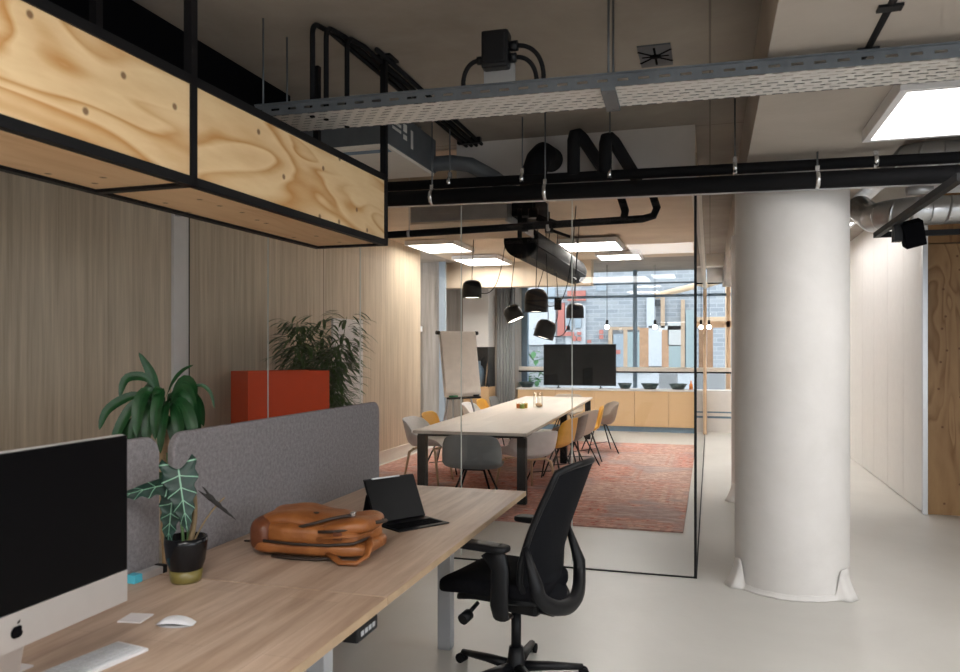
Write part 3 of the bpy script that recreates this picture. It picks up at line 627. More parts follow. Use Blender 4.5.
# dark service pipe on the ceiling at right
cs = thing('ceiling_conduit', 'dark conduit with a clamp along the ceiling above the cable tray, right side', 'conduit', (0.50, 2.2, 2.775))
part('conduit', MB().tube([(0.1, -3, 0), (.1, 1.5, 0)], .018, 8), 'rubber', cs)
for y in (.75, 1.15): part('clip', MB().b2((.06, y, -.02), (.14, y + .05, .025)), 'black', cs)

# ------------------------------------------------------------------ meeting room services
mp = thing('insulated_pipe', 'black insulated pipe running across inside the glass room below its ceiling', 'pipe', (-3.6, 6.1, 2.56), 0, 'black pipes inside the glass room')
part('pipe', MB().tube([(.62, 0, .5), (.62, 0, .08), (.64, 0, .01), (.70, 0, -.008), (1.3, 0, .0), (3.10, 0, .03), (3.18, .0, .05), (3.21, -.06, .10), (3.16, -.30, .26)], .03, 12), 'rubber', mp)
part('pipe', MB().tube([(2.95, 0, .03), (2.97, -.05, .09), (2.93, -.28, .25)], .03, 12), 'rubber', mp)
for x in (1.15, 2.35):
    part('hanger_rod', MB().cyl((x, 0, .02), (x, 0, CZ - 2.56), .004, 6).tube([(x - .012, 0, 0), (x + .012, 0, 0)], .034, 12), 'galv', mp)
ac2 = thing('fan_coil_unit', 'metal ducted fan coil unit with a tan base panel inside the glass room', 'air unit', (-2.42, 7.05, 2.80))
part('housing', MB().b2((-.40, 0, .02), (.58, 1.15, .30), .004), 'galv', ac2)
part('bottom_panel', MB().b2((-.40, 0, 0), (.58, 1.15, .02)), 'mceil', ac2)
part('rim', MB().b2((.565, 0, -.012), (.585, 1.15, .02)), 'galv', ac2)
part('vent_box', MB().b2((.586, .15, .06), (.82, .75, .28), .01), 'rubber', ac2)
part('valve', MB().cyl((.68, .1, .12), (.68, .1, -.16), .022).cyl((.62, .1, -.06), (.78, .1, -.06), .028).b2((.70, .05, -.1), (.76, .12, .02)).cyl((.85, .1, .02), (.98, .1, -.06), .025), 'rubber', ac2)
dk = thing('fabric_duct', 'long black half round air duct under the ceiling over the meeting table', 'duct', (-2.00, 8.25, 2.775))
def ductf(u, v):
    a = PI * 2 * u; y = v * 3.75
    r = .19 * (1.0 if v < .94 else math.sqrt(max(0.0, 1 - ((v - .94) / .06) ** 2)) * .65 + .35 if v < 1 else .35)
    return Vector((r * math.cos(a), y, r * math.sin(a)))
dm = MB().grid(ductf, 28, 30); bmesh.ops.remove_doubles(dm.bm, verts=dm.bm.verts[:], dist=1e-5)
bmesh.ops.holes_fill(dm.bm, edges=[e for e in dm.bm.edges if e.is_boundary])
part('duct_sleeve', dm, 'rubber', dk)
part('seam', MB().tube([(.182, .1, -.06), (.182, 3.5, -.06)], .006, 6), 'plastic', dk)
for y in (.4, 3.3): part('suspension_wire', MB().cyl((0, y, .18), (0, y, CZ - 2.79), .003, 6), 'galv', dk)
def smallspot(lab, x, y, z):
    t = thing('ceiling_sensor', lab, 'sensor', (x, y, z), 0, 'ceiling devices over the meeting table')
    part('body', MB().cyl((0, 0, 0), (0, 0, .09), .05).cyl((.02, 0, .03), (.22, .1, -.04), .018), 'plastic', t)
    part('rod', MB().cyl((0, 0, .09), (0, 0, CZ - z), .008, 6), 'plastic', t)
smallspot('small black ceiling device hanging beside the metal fan coil unit in the glass room', -1.62, 7.2, 2.83)
smallspot('small black ceiling device furthest back above the light panel', -1.75, 8.6, 2.90)

# pendants (swagged cords)
def pendant(lab, x, y, z, rad=.12, h=.21, tilt=0, tdir=0, cx=None, cy=None, loop=True):
    t = thing('pendant_lamp', lab, 'pendant lamp', (x, y, z), 0, 'black pendant lamps over the meeting table')
    Mx = Matrix.Rotation(tdir, 4, 'Z') @ Matrix.Rotation(tilt, 4, 'Y')
    pr = [(.0, h), (rad * .35, h * .99), (rad * .7, h * .93), (rad * .9, h * .82), (rad * .985, h * .66), (rad, h * .45), (rad, 0), (rad * .96, 0), (rad * .95, h * .4), (rad * .6, h * .8), (0, h * .85)]
    part('shade', MB().lathe(pr, 28, Mx), 'plastic', t)
    part('diffuser', MB().lathe([(0, .01), (rad * .95, .01), (rad * .95, .02), (0, .02)], 24, Mx), 'lamp', t)
    top = Mx @ Vector((0, 0, h))
    cx = 0 if cx is None else cx; cy = 0 if cy is None else cy
    part('cord', MB().tube([top, top + Vector((.0, 0, .05)), Vector((cx, cy, CZ - z))], .005, 6), 'rubber', t)
    if loop:
        e = Mx @ Vector((rad, 0, h * .25))
        part('power_cord', MB().tube(bez(e, e + Vector((.22, 0, -.05)), Vector((.33, .2, .35)), Vector((.38, .3, CZ - z)), 16), .005, 6), 'rubber', t)
    return t
def W(px, py, d):
    c, s = math.cos(YAW), math.sin(YAW); u = (px - 480) / F * d
    return (c * u - s * d, s * u + c * d, CH + (HZ - py) / F * d)
for lab, px, py, d, rad, h, ti, td in (
  ('black pendant lamp hanging alone nearest the flip chart', 472, 298, 9.6, .12, .225, 0, 0),
  ('largest black pendant lamp, dome shaped and hanging in front of the cluster', 536, 312, 8.2, .122, .25, 0, 0),
  ('tilted black pendant lamp showing its lit disc, left of the big dome lamp', 516, 320, 9.8, .115, .20, R(24), R(180)),
  ('tilted black pendant lamp lowest of the cluster, just above the television', 543, 338, 9.0, .12, .22, R(16), R(20)),
  ('small black pendant lamp furthest right, in front of the red facade', 575, 318, 10.4, .12, .20, 0, 0)):
    pendant(lab, *W(px, py, d), rad, h, ti, td, .03, .0, loop=(px != 575))
b = thing('cord_box', 'small black cord connector box hanging among the pendant lamps', 'connector', W(558, 310, 10.2))
part('housing', MB().b2((-.045, -.03, 0), (.045, .03, .16), .008), 'plastic', b)
part('cord', MB().tube([(0, 0, .16), (-.03, 0, .6), (.0, 0, CZ - b.location.z)], .005, 6).tube(bez((.0, 0, .0), (.0, 0, -.25), (-.16, 0, -.34), (-.26, -.3, -.25)), .005, 6), 'rubber', b)
for lab, px in (('bare glowing bulb on a thin cord, left of the steel window mullion', 607), ('bare glowing bulb on a thin cord, right of the steel window mullion', 655), ('bare glowing bulb on a thin cord near the timber post', 709)):
    x, y, z = W(px, 327, 14.3 if px != 709 else 14.6)
    t = thing('bulb_pendant', lab, 'pendant lamp', (x, y, z), 0, 'bare bulb pendants at the windows')
    part('bulb', MB().superell((0, 0, 0), (.045, .045, .045), 1, 1, 16, 10), 'bulb', t)
    part('socket', MB().cyl((0, 0, .04), (0, 0, .13), .024), 'black', t)
    part('cord', MB().cyl((0, 0, .13), (0, 0, CZ - z), .005, 6), 'rubber', t)

# ------------------------------------------------------------------ meeting room furniture
rug = tag(MB().b2((-4.25, 6.82, 0), (-0.22, 13.1, .012)).build('rug', 'rug'), 'large faded red patchwork rug under the meeting table', 'rug')
mt = thing('meeting_table', 'long pale meeting table on black square legs in the glass room', 'table', (-2.465, 10.50, .012), R(2.2))
part('tabletop', MB().b2((-.60, -3.05, .695), (.60, 3.05, .728), .004), 'table', mt)
for y in (-2.93, 0.0, 2.93):
    for x in (-.53, .53):
        part('leg', MB().b2((x - .045, y - .045, 0), (x + .045, y + .045, .668)), 'black', mt)
part('frame', MB().b2((-.56, -3.0, .668), (-.50, 3.0, .695)).b2((.50, -3.0, .668), (.56, 3.0, .695)).b2((-.5, -3.0, .668), (.5, -2.94, .695)).b2((-.5, 2.94, .668), (.5, 3.0, .695)), 'black', mt)

def shell_mesh(arm=True):
    # bucket shell: v 0 front lip -> 1 back top, u -1..1 across ; front = +Y
    cl = [(.25, .425), (.20, .445), (.08, .440), (-.06, .425), (-.15, .425), (-.205, .47), (-.235, .56), (-.255, .66), (-.275, .765)]
    wd = [.215, .245, .27, .28, .285, .288, .288, .28, .235]
    lift = [.03, .07, .12, .17, .20, .15, .07, .02, 0] if arm else [.01, .02, .03, .04, .05, .03, .01, .0, 0]
    fwd = [0, 0, 0, 0, .03, .10, .14, .12, .05] if arm else [0, 0, 0, 0, 0, .02, .05, .05, .03]
    def samp(a, v):
        q = v * (len(a) - 1); i = min(int(q), len(a) - 2); f = q - i
        if isinstance(a[0], tuple): return tuple(a[i][k] * (1 - f) + a[i + 1][k] * f for k in (0, 1))
        return a[i] * (1 - f) + a[i + 1] * f
    def fn(u, v):
        s = 2 * u - 1; y, z = samp(cl, v); w = samp(wd, v); l = samp(lift, v); f = samp(fwd, v)
        k = abs(s) ** 2.6
        return Vector((w * math.sin(s * PI / 2 * .95), y + f * k - (.0 if v < 1 else 0), z + l * k - (.035 * abs(s) ** 3 if v > .97 else 0)))
    return MB().grid(fn, 18, 24)
def shell_chair(label, col, legs, loc, rz, arm=True):
    t = thing('shell_chair', label, 'chair', loc, rz, 'shell chairs around the meeting table')
    part('seat_shell', shell_mesh(arm), col, t, solid=.012, sub=1)
    tops = [(-.13, .12), (.13, .12), (-.13, -.13), (.13, -.13)]
    if legs == 'wood':
        for (x, y) in tops:
            part('leg', MB().tube([(x * 1.1, y * 1.0, .405), (x * 1.5, y * 1.3, .37), (x * 1.85, y * 1.75, 0)], [.016, .017, .011], 10), 'beech', t)
        part('leg_frame', MB().tube([(-.17, .12, .405), (.17, .12, .405)], .014, 8).tube([(-.17, -.13, .405), (.17, -.13, .405)], .014, 8), 'beech', t)
    else:
        for (x, y) in tops:
            part('leg', MB().tube([(x * .75, y * .7, .412), (x * 1.95, y * 1.85, 0)], [.011, .009], 8), 'black', t)
        part('leg_frame', MB().tube([(-.1, .085, .412), (.1, .085, .412)], .011, 8).tube([(-.1, -.09, .412), (.1, -.09, .412)], .011, 8).tube([(-.18, .165, .13), (.18, -.17, .13)], .005, 6), 'black', t)
    return t
ZR = .012
shell_chair('grey shell chair with black legs at the near end of the meeting table', 'shellg', 'metal', (-2.18, 7.15, ZR), R(6), False)
wc = shell_chair('white shell armchair with wooden legs by the table corner near the office chair', 'shellw', 'wood', (-1.95, 8.28, ZR), R(50))
wc.scale = (1.08, 1.08, .90)
shell_chair('yellow shell chair mostly hidden behind the white wooden legged armchair', 'shelly', 'metal', (-1.80, 8.95, ZR), R(80), False)
shell_chair('dark taupe shell chair with black legs next behind the white armchair', 'shelld', 'metal', (-1.74, 9.55, ZR), R(88))
shell_chair('beige shell armchair with black legs between dark taupe and yellow chairs', 'shellt', 'metal', (-1.74, 10.25, ZR), R(70))
shell_chair('yellow shell chair on black legs next to the beige armchair', 'shelly', 'metal', (-1.72, 10.95, ZR), R(100), False)
shell_chair('grey brown shell chair turned away, at the far right table corner', 'shellb', 'metal', (-1.63, 11.85, ZR), R(110))
shell_chair('white shell armchair at the near left table corner', 'shellw', 'wood', (-3.18, 8.55, ZR), R(-92))
shell_chair('yellow shell chair on the flip chart side, second from the near end', 'shelly', 'metal', (-3.24, 9.35, ZR), R(-90), False)
shell_chair('white shell armchair on the flip chart side, beyond the flip chart', 'shellw', 'wood', (-3.32, 11.2, ZR), R(-90))
shell_chair('yellow shell chair on the flip chart side, last but one from the windows', 'shelly', 'metal', (-3.32, 12.0, ZR), R(-90), False)
shell_chair('grey shell chair on the flip chart side, closest to the windows', 'shellg', 'metal', (-3.32, 12.75, ZR), R(-90), False)
shell_chair('beige shell chair at the far head of the meeting table', 'shellt', 'metal', (-2.5, 13.78, 0), R(180), False)

TZ = ZR + .728
def candle(lab, x, y, col, h=.085):
    t = thing('glass_candle', lab, 'candle', (x, y, TZ), 0, 'small coloured glasses on the meeting table')
    part('glass', MB().lathe([(.0, 0), (.036, 0), (.038, h), (.034, h), (.033, .006), (0, .006)], 16), 'jar', t)
    part('wax', MB().lathe([(0, .007), (.031, .007), (.031, h * .8), (0, h * .8)], 14), col, t)
candle('orange glass candle, one in the row on the meeting table', -2.60, 10.62, 'orange')
candle('yellow glass candle nearest the tall vase, on the meeting table', -2.52, 10.70, 'yellow')
candle('lime glass candle on the meeting table', -2.54, 10.58, 'lime')
candle('amber glass candle standing behind the other small candles', -2.60, 10.78, 'yellow', .07)
vs = thing('glass_vase', 'tall clear glass vase standing on the meeting table beside the candles', 'vase', (-2.36, 10.80, TZ))
part('glass', MB().lathe([(0, 0), (.07, 0), (.072, .02), (.068, .22), (.064, .22), (.066, .02), (0, .012)], 20), 'jar', vs)
part('filling', MB().superell((.012, 0, .045), (.05, .05, .035), 1, 1, 14, 8, .012, 20), 'timber', vs)

# flip chart
fc = thing('flip_chart', 'white flip chart easel standing behind the near left of the table', 'flip chart', (-3.40, 10.35, .012), R(54))
sl_ = Matrix.Rotation(R(-9), 3, 'X')
part('board', MB().box((0, -.02, 1.36), (.62, .02, .92), sl_), 'flip', fc)
part('paper_pad', MB().box((0, -.045, 1.38), (.60, .012, .86), sl_), 'flip', fc)
part('clamp_bar', MB().box((0, .045, 1.79), (.62, .05, .06), sl_, .008), 'flip', fc)
for s in (-1, 1): part('knob', MB().cyl((s * .315, .045, 1.80), (s * .36, .045, 1.80), .028, 12), 'black', fc)
part('pen_tray', MB().b2((-.27, -.16, .875), (.27, -.08, .90)), 'black', fc)
part('marker', MB().tube([(-.26, -.13, .915), (-.12, -.13, .915)], .014, 8), 'green', fc)
part('marker', MB().tube([(.16, -.13, .915), (.25, -.13, .915)], .012, 8), 'plastic', fc)
for s in (-1, 1): part('leg', MB().tube([(s * .10, .0, 1.2), (s * .3, -.26, 0)], .013, 8), 'greysteel', fc)
part('leg', MB().tube([(0, .05, 1.5), (0, .55, 0)], .013, 8), 'greysteel', fc)

# sill cabinets
xs = [-3.70, -2.93, -2.16, -1.39, -0.75, -0.16]
for i in range(5):
    pos = ('beside the facade pillar', 'behind the far end of the table', 'under the television', 'right of the television', 'beside the timber post')[i]
    t = thing('sill_cabinet', 'low oak sill cabinet under the windows, ' + pos, 'cabinet', ((xs[i] + xs[i + 1]) / 2, 15.0, .0), 0, 'oak cabinets under the windows')
    w = (xs[i + 1] - xs[i]) / 2
    part('body', MB().b2((-w + .002, .02, .10), (w - .002, .40, .78)), 'cab', t)
    if w < .36: part('door', MB().b2((-w + .004, .0, .11), (w - .004, .02, .775)), 'cab', t)
    else:
        part('door', MB().b2((-w + .004, .0, .11), (-.002, .02, .775)), 'cab', t); part('door', MB().b2((.002, .0, .11), (w - .004, .02, .775)), 'cab', t)
    part('plinth', MB().b2((-w, .05, 0), (w, .38, .10)), 'bluei', t)
wt = tag(MB().b2((-3.72, 14.98, .782), (-.155, 15.44, .815), .003).build('worktop', 'white'), 'long white worktop lying over the oak sill cabinets', 'worktop')
cv = thing('convector', 'white convector heater under the corridor window', 'radiator', (0.9, 15.30, 0))
part('cover', MB().b2((-.95, 0, .40), (1.0, .17, .80)).b2((-.95, .02, .31), (1.0, .17, .37)), 'white', cv)
part('slot', MB().b2((-.95, .03, .37), (1.0, .16, .40)).b2((-.95, .03, .27), (1.0, .16, .31)), 'bluei', cv)
part('base', MB().b2((-.95, .04, .0), (1.0, .16, .27)), 'white', cv)
tv = thing('television', 'wide black television standing on the white window worktop', 'television', (-2.48, 15.18, .815))
part('panel', MB().b2((-.72, -.02, .05), (.72, .03, .87), .006), 'black', tv)
part('screen', MB().b2((-.705, -.023, .07), (.705, -.019, .858)), 'tvs', tv)
for s in (-1, 1): part('foot', MB().b2((s * .42 - .02, -.10, 0), (s * .42 + .02, .14, .012)).b2((s * .42 - .012, -.005, .01), (s * .42 + .012, .02, .06)), 'black', tv)
for lab, px, w in (('dark bowl between the facade pillar and the television', 527, .17), ('dark bowl partly hidden behind the right edge of the television', 625, .14), ('wide dark bowl right of the window mullion', 650, .18), ('wide dark bowl nearest the timber post', 678, .175)):
    x = X15(px, 15.2)
    t = thing('bowl', lab, 'bowl', (x, 15.2, .815), 0, 'dark bowls on the window worktop')
    part('body', MB().lathe([(0, .0), (w * .6, 0), (w, .11), (w * .95, .11), (w * .58, .012), (0, .012)], 24), 'bowl', t)
bt = thing('oil_bottle', 'small amber bottle on the worktop beside the timber post', 'bottle', (X15(691, 15.2), 15.2, .815))
part('body', MB().lathe([(0, 0), (.035, 0), (.035, .09), (.012, .13), (.012, .17), (0, .17)], 14), 'orange', bt)
# far left corner
wbx = thing('tall_cabinet', 'tall pale cabinet with a dark niche beneath it, left of the windows', 'cabinet', (-4.33, 14.4, 0))
part('body', MB().b2((-.32, 0, 1.63), (.20, .5, 2.82)), 'white', wbx)
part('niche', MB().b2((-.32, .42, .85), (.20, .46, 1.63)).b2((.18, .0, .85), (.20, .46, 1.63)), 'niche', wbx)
part('base_cabinet', MB().b2((-.32, .02, 0), (.20, .5, .85)), 'cab', wbx)
bi = thing('water_bottle', 'steel blue bottle standing in the dark niche', 'bottle', (-4.40, 14.58, .85))
part('body', MB().lathe([(0, 0), (.13, 0), (.13, .32), (.09, .40), (.06, .42), (.06, .5), (0, .5)], 18), 'bluei', bi)
es = thing('folding_easel', 'small pale wooden folding easel standing in the niche', 'easel', (-4.19, 14.56, .85))
part('leg', MB().tube([(-.05, 0, 0), (.0, .02, .5)], .014, 6), 'timber', es); part('leg', MB().tube([(.05, 0, 0), (.0, .02, .5)], .014, 6), 'timber', es)
cu = tag(MB().grid(lambda u, v: Vector((-4.08 + u * .36, 14.84 + .03 * math.sin(u * 40), .02 + v * 3.0)), 60, 2).build('curtain', 'curtain', solid=.006), 'grey pleated curtain hanging in front of the facade pillar', 'curtain')
sg = thing('steel_post', 'slim steel channel post with a white switch box left of the flip chart', 'post', (-4.62, 13.0, 0))
part('channel', MB().b2((-.03, 0, 0), (.09, .06, CZ)), 'postgrey', sg)
part('conduit', MB().cyl((-.42, .0, 0), (-.42, .0, 1.9), .022), 'bluei', sg)
part('switch_box', MB().b2((-.48, -.04, 1.90), (-.36, .04, 2.0)), 'whitepl', sg)
part('back_board', MB().b2((-.9, .06, 0), (.03, .09, CZ)), 'wallg', sg)

# red planter box, bamboo, wall board
c, s = math.cos(YAW), math.sin(YAW)
def CW(px, d):
    u = (px - 480) / F * d; return Vector((c * u - s * d, s * u + c * d, 0))
p0 = CW(248, 6.5); ang = YAW + R(37)
rb = thing('planter_box', 'tall bright red lacquered planter box behind the front glass', 'planter', (p0.x, p0.y, 0), ang)
LX = .75; WX = .42
part('body', MB().b2((0, 0, 0), (LX, .02, 1.385)).b2((0, WX - .02, 0), (LX, WX, 1.385)).b2((0, .02, 0), (.02, WX - .02, 1.385)).b2((LX - .02, .02, 0), (LX, WX - .02, 1.385)).b2((.02, .02, 0), (LX - .02, WX - .02, .05)), 'red', rb)
part('soil', MB().b2((.02, .02, 1.22), (LX - .02, WX - .02, 1.28)), 'soil', rb)
def blade(mb, base, dirv, length, width, droop, n=6, fold=.25, tipw=1.0):
    d = Vector(dirv).normalized(); side = d.cross(Vector((0, 0, 1)))
    if side.length < 1e-3: side = Vector((1, 0, 0))
    side.normalize(); pts = []
    p = Vector(base); st = length / n
    cur = d.copy(); ctr = [p.copy()]; 
    for k in range(n):
        cur = (cur + Vector((0, 0, -droop / n))).normalized(); p = p + cur * st; ctr.append(p.copy())
    def fn(u, v):
        i = min(int(v * n + 1e-6), n); q = ctr[i]
        w = width * (math.sin(PI * min(1, v * .93 + .07)) ** .8) * (1 if v < .999 else .0)
        x = (u - .5) * 2
        return q + side * x * w + Vector((0, 0, abs(x) * w * fold))
    mb.grid(fn, 2, n)
bb = thing('bamboo_plant', 'bushy green bamboo plant behind the red planter box', 'plant', tuple(CW(315, 7.62)))
pm = MB().lathe([(0, 0), (.15, 0), (.19, .32), (.17, .32), (.16, .27), (0, .27)], 20); part('pot', pm, 'pot', bb)
st_ = MB(); fo = MB()
random.seed(3)
for i in range(15):
    a = random.uniform(0, 2 * PI); r = random.uniform(.02, .11); hh = random.uniform(1.40, 1.90)
    lean = Vector((random.uniform(-.30, .30), random.uniform(-.22, .22), 0))
    b0 = Vector((r * math.cos(a), r * math.sin(a), .26)); t1 = b0 + lean + Vector((0, 0, hh - .26))
    st_.tube([b0, b0 * .5 + t1 * .5 + Vector((0, 0, .1)), t1], [.009, .007, .003], 6)
    for k in range(150):
        f = random.uniform(.38, 1.0); q = b0.lerp(t1, f)
        a2 = random.uniform(0, 2 * PI); rr = random.uniform(.05, .23) * (1.25 - .55 * f)
        q2 = q + Vector((math.cos(a2) * rr, math.sin(a2) * rr, random.uniform(-.03, .08)))
        blade(fo, q2, (math.cos(a2), math.sin(a2), random.uniform(-.3, .45)), random.uniform(.13, .23), random.uniform(.012, .020), random.uniform(.4, 1.2), 4, .2)
part('stem', st_, 'gstem', bb); part('foliage', fo, 'bleaf', bb)
wbd = tag(MB().b2((WL, 8.33, .45), (WL + .03, 9.15, 1.955), .003).build('wall_board', 'white'), 'white rectangular board fixed to the fibre board wall behind the bamboo', 'board')

# dracaena behind the desks
dr = thing('dracaena_plant', 'tall leafy green cane plant standing behind the desk screens', 'plant', (-2.40, 2.97, 0))
part('pot', MB().lathe([(0, 0), (.15, 0), (.20, .34), (.18, .34), (.17, .29), (0, .29)], 24), 'pot', dr)
part('soil', MB().lathe([(0, .285), (.17, .285), (.17, .30), (0, .30)], 20), 'soil', dr)
part('trunk', MB().tube([(0, 0, .28), (.012, .01, .6), (-.005, .01, .95), (.0, .0, 1.30)], [.028, .024, .023, .02], 10), 'trunk', dr)
part('side_stem', MB().tube([(.03, .0, .28), (.03, .01, .8), (.02, .0, 1.1)], .008, 6), 'gstem', dr)
# leaves as arcs (lateral, forward, height) in metres from the cane top
rt = Vector((c, s, 0)); fw = Vector((-s, c, 0))
def arcleaf(pts, width, par, mat='dleaf', w0=.10):
    P = [rt * q[0] + fw * q[1] + Vector((0, 0, q[2])) for q in pts]
    n = 14; C_ = []
    for k in range(n + 1):
        t = k / n * (len(P) - 1); i = min(int(t), len(P) - 2); f = t - i
        a = P[max(i - 1, 0)]; b = P[i]; d = P[i + 1]; e = P[min(i + 2, len(P) - 1)]
        C_.append(0.5 * ((2 * b) + (d - a) * f + (2 * a - 5 * b + 4 * d - e) * f * f + (3 * b - a - 3 * d + e) * f ** 3))
    sd0 = Vector(rt)
    m = MB()
    def fn(u, v):
        k = min(int(round(v * n)), n); T = (C_[min(k + 1, n)] - C_[max(k - 1, 0)]).normalized()
        view = (-fw + rt * .35 * math.sin(width * 900) + Vector((0, 0, .45))).normalized()
        sd = T.cross(view)
        if sd.length < .05: sd = T.cross(Vector((0, 0, 1)))
        sd.normalize(); nn = sd.cross(T)
        x = (u - .5) * 2
        w = width * max(w0 * (1 - v), math.sin(PI * min(1.0, max(0.0, (v - .12) / .88)) ** .9) ** .75 if v > .12 else 0)
        return C_[k] + sd * x * w + nn * abs(x) * w * .30
    m.grid(fn, 4, n)
    part('leaf', m, mat, par)
crown_z = 1.275
LV = [([(.0, 0, .05), (-.04, -.01, .13), (-.065, -.02, .20), (-.11, -.04, .285)], .024), ([(-.02, 0, .08), (-.07, -.03, .165), (-.16, -.06, .165), (-.185, -.08, .08)], .024), ([(-.03, -.02, .06), (-.12, -.06, .09), (-.23, -.10, .03), (-.265, -.12, -.06)], .024),
 ([(.01, .0, .08), (.04, .02, .15), (.08, .04, .20), (.125, .06, .225)], .013), ([(.02, 0, .07), (.09, .02, .15), (.15, .0, .10), (.145, -.04, -.01)], .036), ([(.06, .02, .06), (.15, .05, .13), (.21, .06, .10), (.235, .06, .02)], .010),
 ([(.0, -.05, .07), (-.04, -.10, .11), (-.055, -.15, .03), (-.055, -.17, -.09)], .034), ([(.01, -.04, .07), (.03, -.10, .10), (.03, -.15, .01), (.03, -.16, -.10)], .030), ([(-.03, -.03, .05), (-.10, -.08, .06), (-.16, -.13, -.05), (-.20, -.15, -.18)], .026),
 ([(-.02, -.02, .02), (-.08, -.06, .0), (-.14, -.10, -.08), (-.17, -.12, -.20)], .030), ([(.04, -.03, .05), (.11, -.06, .06), (.18, -.10, -.03), (.20, -.11, -.14)], .032), ([(.03, -.03, .03), (.09, -.08, .03), (.13, -.12, -.05), (.13, -.13, -.15)], .030),
 ([(.01, -.03, .03), (.05, -.10, .05), (.06, -.15, -.04), (.055, -.16, -.16)], .030), ([(.0, -.03, .02), (-.02, -.10, .03), (-.02, -.14, -.06), (-.02, -.14, -.17)], .026), ([(-.02, .0, .05), (-.08, -.02, .07), (-.11, -.05, -.03), (-.125, -.06, -.16)], .028),
 ([(.02, .03, .05), (.08, .08, .09), (.13, .12, .03), (.15, .13, -.07)], .030), ([(-.02, .04, .05), (-.07, .10, .08), (-.12, .14, .0), (-.14, .15, -.12)], .030), ([(.0, .04, .05), (.02, .12, .09), (.03, .18, .0), (.03, .19, -.13)], .032), ([(.03, .0, .03), (.10, .0, .02), (.15, -.02, -.07), (.165, -.03, -.17)], .028),
 ([(.04, -.01, .08), (.10, -.02, .12), (.155, -.04, .07), (.18, -.05, -.02)], .030), ([(-.01, -.02, .0), (-.06, -.06, -.04), (-.09, -.09, -.12), (-.10, -.09, -.22)], .026), ([(.02, -.02, .0), (.06, -.06, -.03), (.09, -.08, -.10), (.10, -.09, -.19)], .026)]
random.seed(11)
for _ in range(12):
    a_ = random.uniform(0, 2 * PI); r_ = random.uniform(.08, .17); up_ = random.uniform(-.02, .09)
    LV.append(([(.1 * r_ * math.cos(a_), .1 * r_ * math.sin(a_), .03), (.5 * r_ * math.cos(a_), .5 * r_ * math.sin(a_), .05 + up_), (.95 * r_ * math.cos(a_), .95 * r_ * math.sin(a_), up_ - .02), (1.1 * r_ * math.cos(a_), 1.1 * r_ * math.sin(a_), up_ - .15)], random.uniform(.02, .03)))
for pts, wd_ in LV: arcleaf([(q[0] * .9, q[1], q[2] + crown_z) for q in pts], wd_ * .92, dr)
for pts, wd_ in (([(.02, 0, 1.0), (.04, -.05, 1.05), (.035, -.08, .98), (.02, -.08, .92)], .02), ([(.02, 0, .98), (.0, -.05, 1.0), (-.015, -.07, .94)], .016), ([(.02, 0, .92), (.04, -.04, .95), (.045, -.06, .88)], .016)): arcleaf(pts, wd_, dr)

# ------------------------------------------------------------------ desks
DZ = .74
def desk(lab, y0, y1, legs):
    t = thing('desk', lab, 'desk', (-1.55, (y0 + y1) / 2, 0), 0, 'pair of height adjustable desks')
    h = (y1 - y0) / 2
    top = part('tabletop', MB().b2((-.45, -h, DZ - .028), (.51, h, DZ), .0025), 'desk', t)
    part('edge_band', MB().b2((.51, -h, DZ - .027), (.513, h, DZ - .001)), 'deskedge', t)
    yc = (y0 + y1) / 2
    for y in legs:
        for x in (.215, -.33):
            part('leg', MB().b2((x - .035, y - yc - .035, 0), (x + .035, y - yc + .035, DZ - .05), .004), 'greysteel', t)
        part('cross_beam', MB().b2((-.295, y - yc - .025, DZ - .09), (.18, y - yc + .025, DZ - .03)), 'greysteel', t)
    part('beam', MB().b2((-.08, legs[0] - yc + .04, DZ - .085), (-.02, legs[1] - yc - .04, DZ - .04)), 'greysteel', t)
    return t, yc
d1, yc1 = desk('oak topped desk holding the bag and tablet, beside the office chair', 2.392, 4.42, (2.47, 3.84))
d2, yc2 = desk('oak topped desk holding the computer monitor, mouse and potted plant', 0.40, 2.386, (0.6, 2.1))
hs = part('control_handset', MB().b2((.43, 2.16 - yc2, DZ - .075), (.512, 2.31 - yc2, DZ - .03), .005), 'plastic', d2)
for i in range(4): part('button', MB().b2((.512, 2.185 + .028 * i - yc2, DZ - .06), (.5135, 2.203 + .028 * i - yc2, DZ - .045)), 'greysteel', hs)
def divider(lab, y0, y1):
    t = thing('desk_screen', lab, 'desk divider', (-2.035, (y0 + y1) / 2, 0), 0, 'grey felt desk screens')
    h = (y1 - y0) / 2; zb, zt, r = .60, 1.243, .07
    pts = [(-h, zb), (h, zb)] + [(h - r + r * math.cos(a), zt - r + r * math.sin(a)) for a in [PI / 2 * k / 8 for k in range(9)]] + [(-h + r - r * math.sin(a), zt - r + r * math.cos(a)) for a in [PI / 2 * k / 8 for k in range(9)]]
    Mx = Matrix(((0, 0, 1, 0), (1, 0, 0, 0), (0, 1, 0, 0), (0, 0, 0, 1)))
    part('panel', MB().prism(pts, .036, Mx, -.018), 'screen', t, bev=.010, seg=3)
    part('piping', MB().tube([Mx @ Vector((p[0], p[1], 0)) for p in pts[1:] + []], .0205, 8, True, 1.0), 'piping', t, label='paler felt edge') if False else None
    part('clamp', MB().b2((.0185, -h + .25, DZ - .06), (.036, -h + .33, DZ - .028)).b2((.0185, h - .33, DZ - .06), (.036, h - .25, DZ - .028)), 'greysteel', t)
divider('grey felt desk screen behind the leather bag', 2.555, 4.52)
divider('grey felt desk screen behind the computer monitor', 0.45, 2.475)

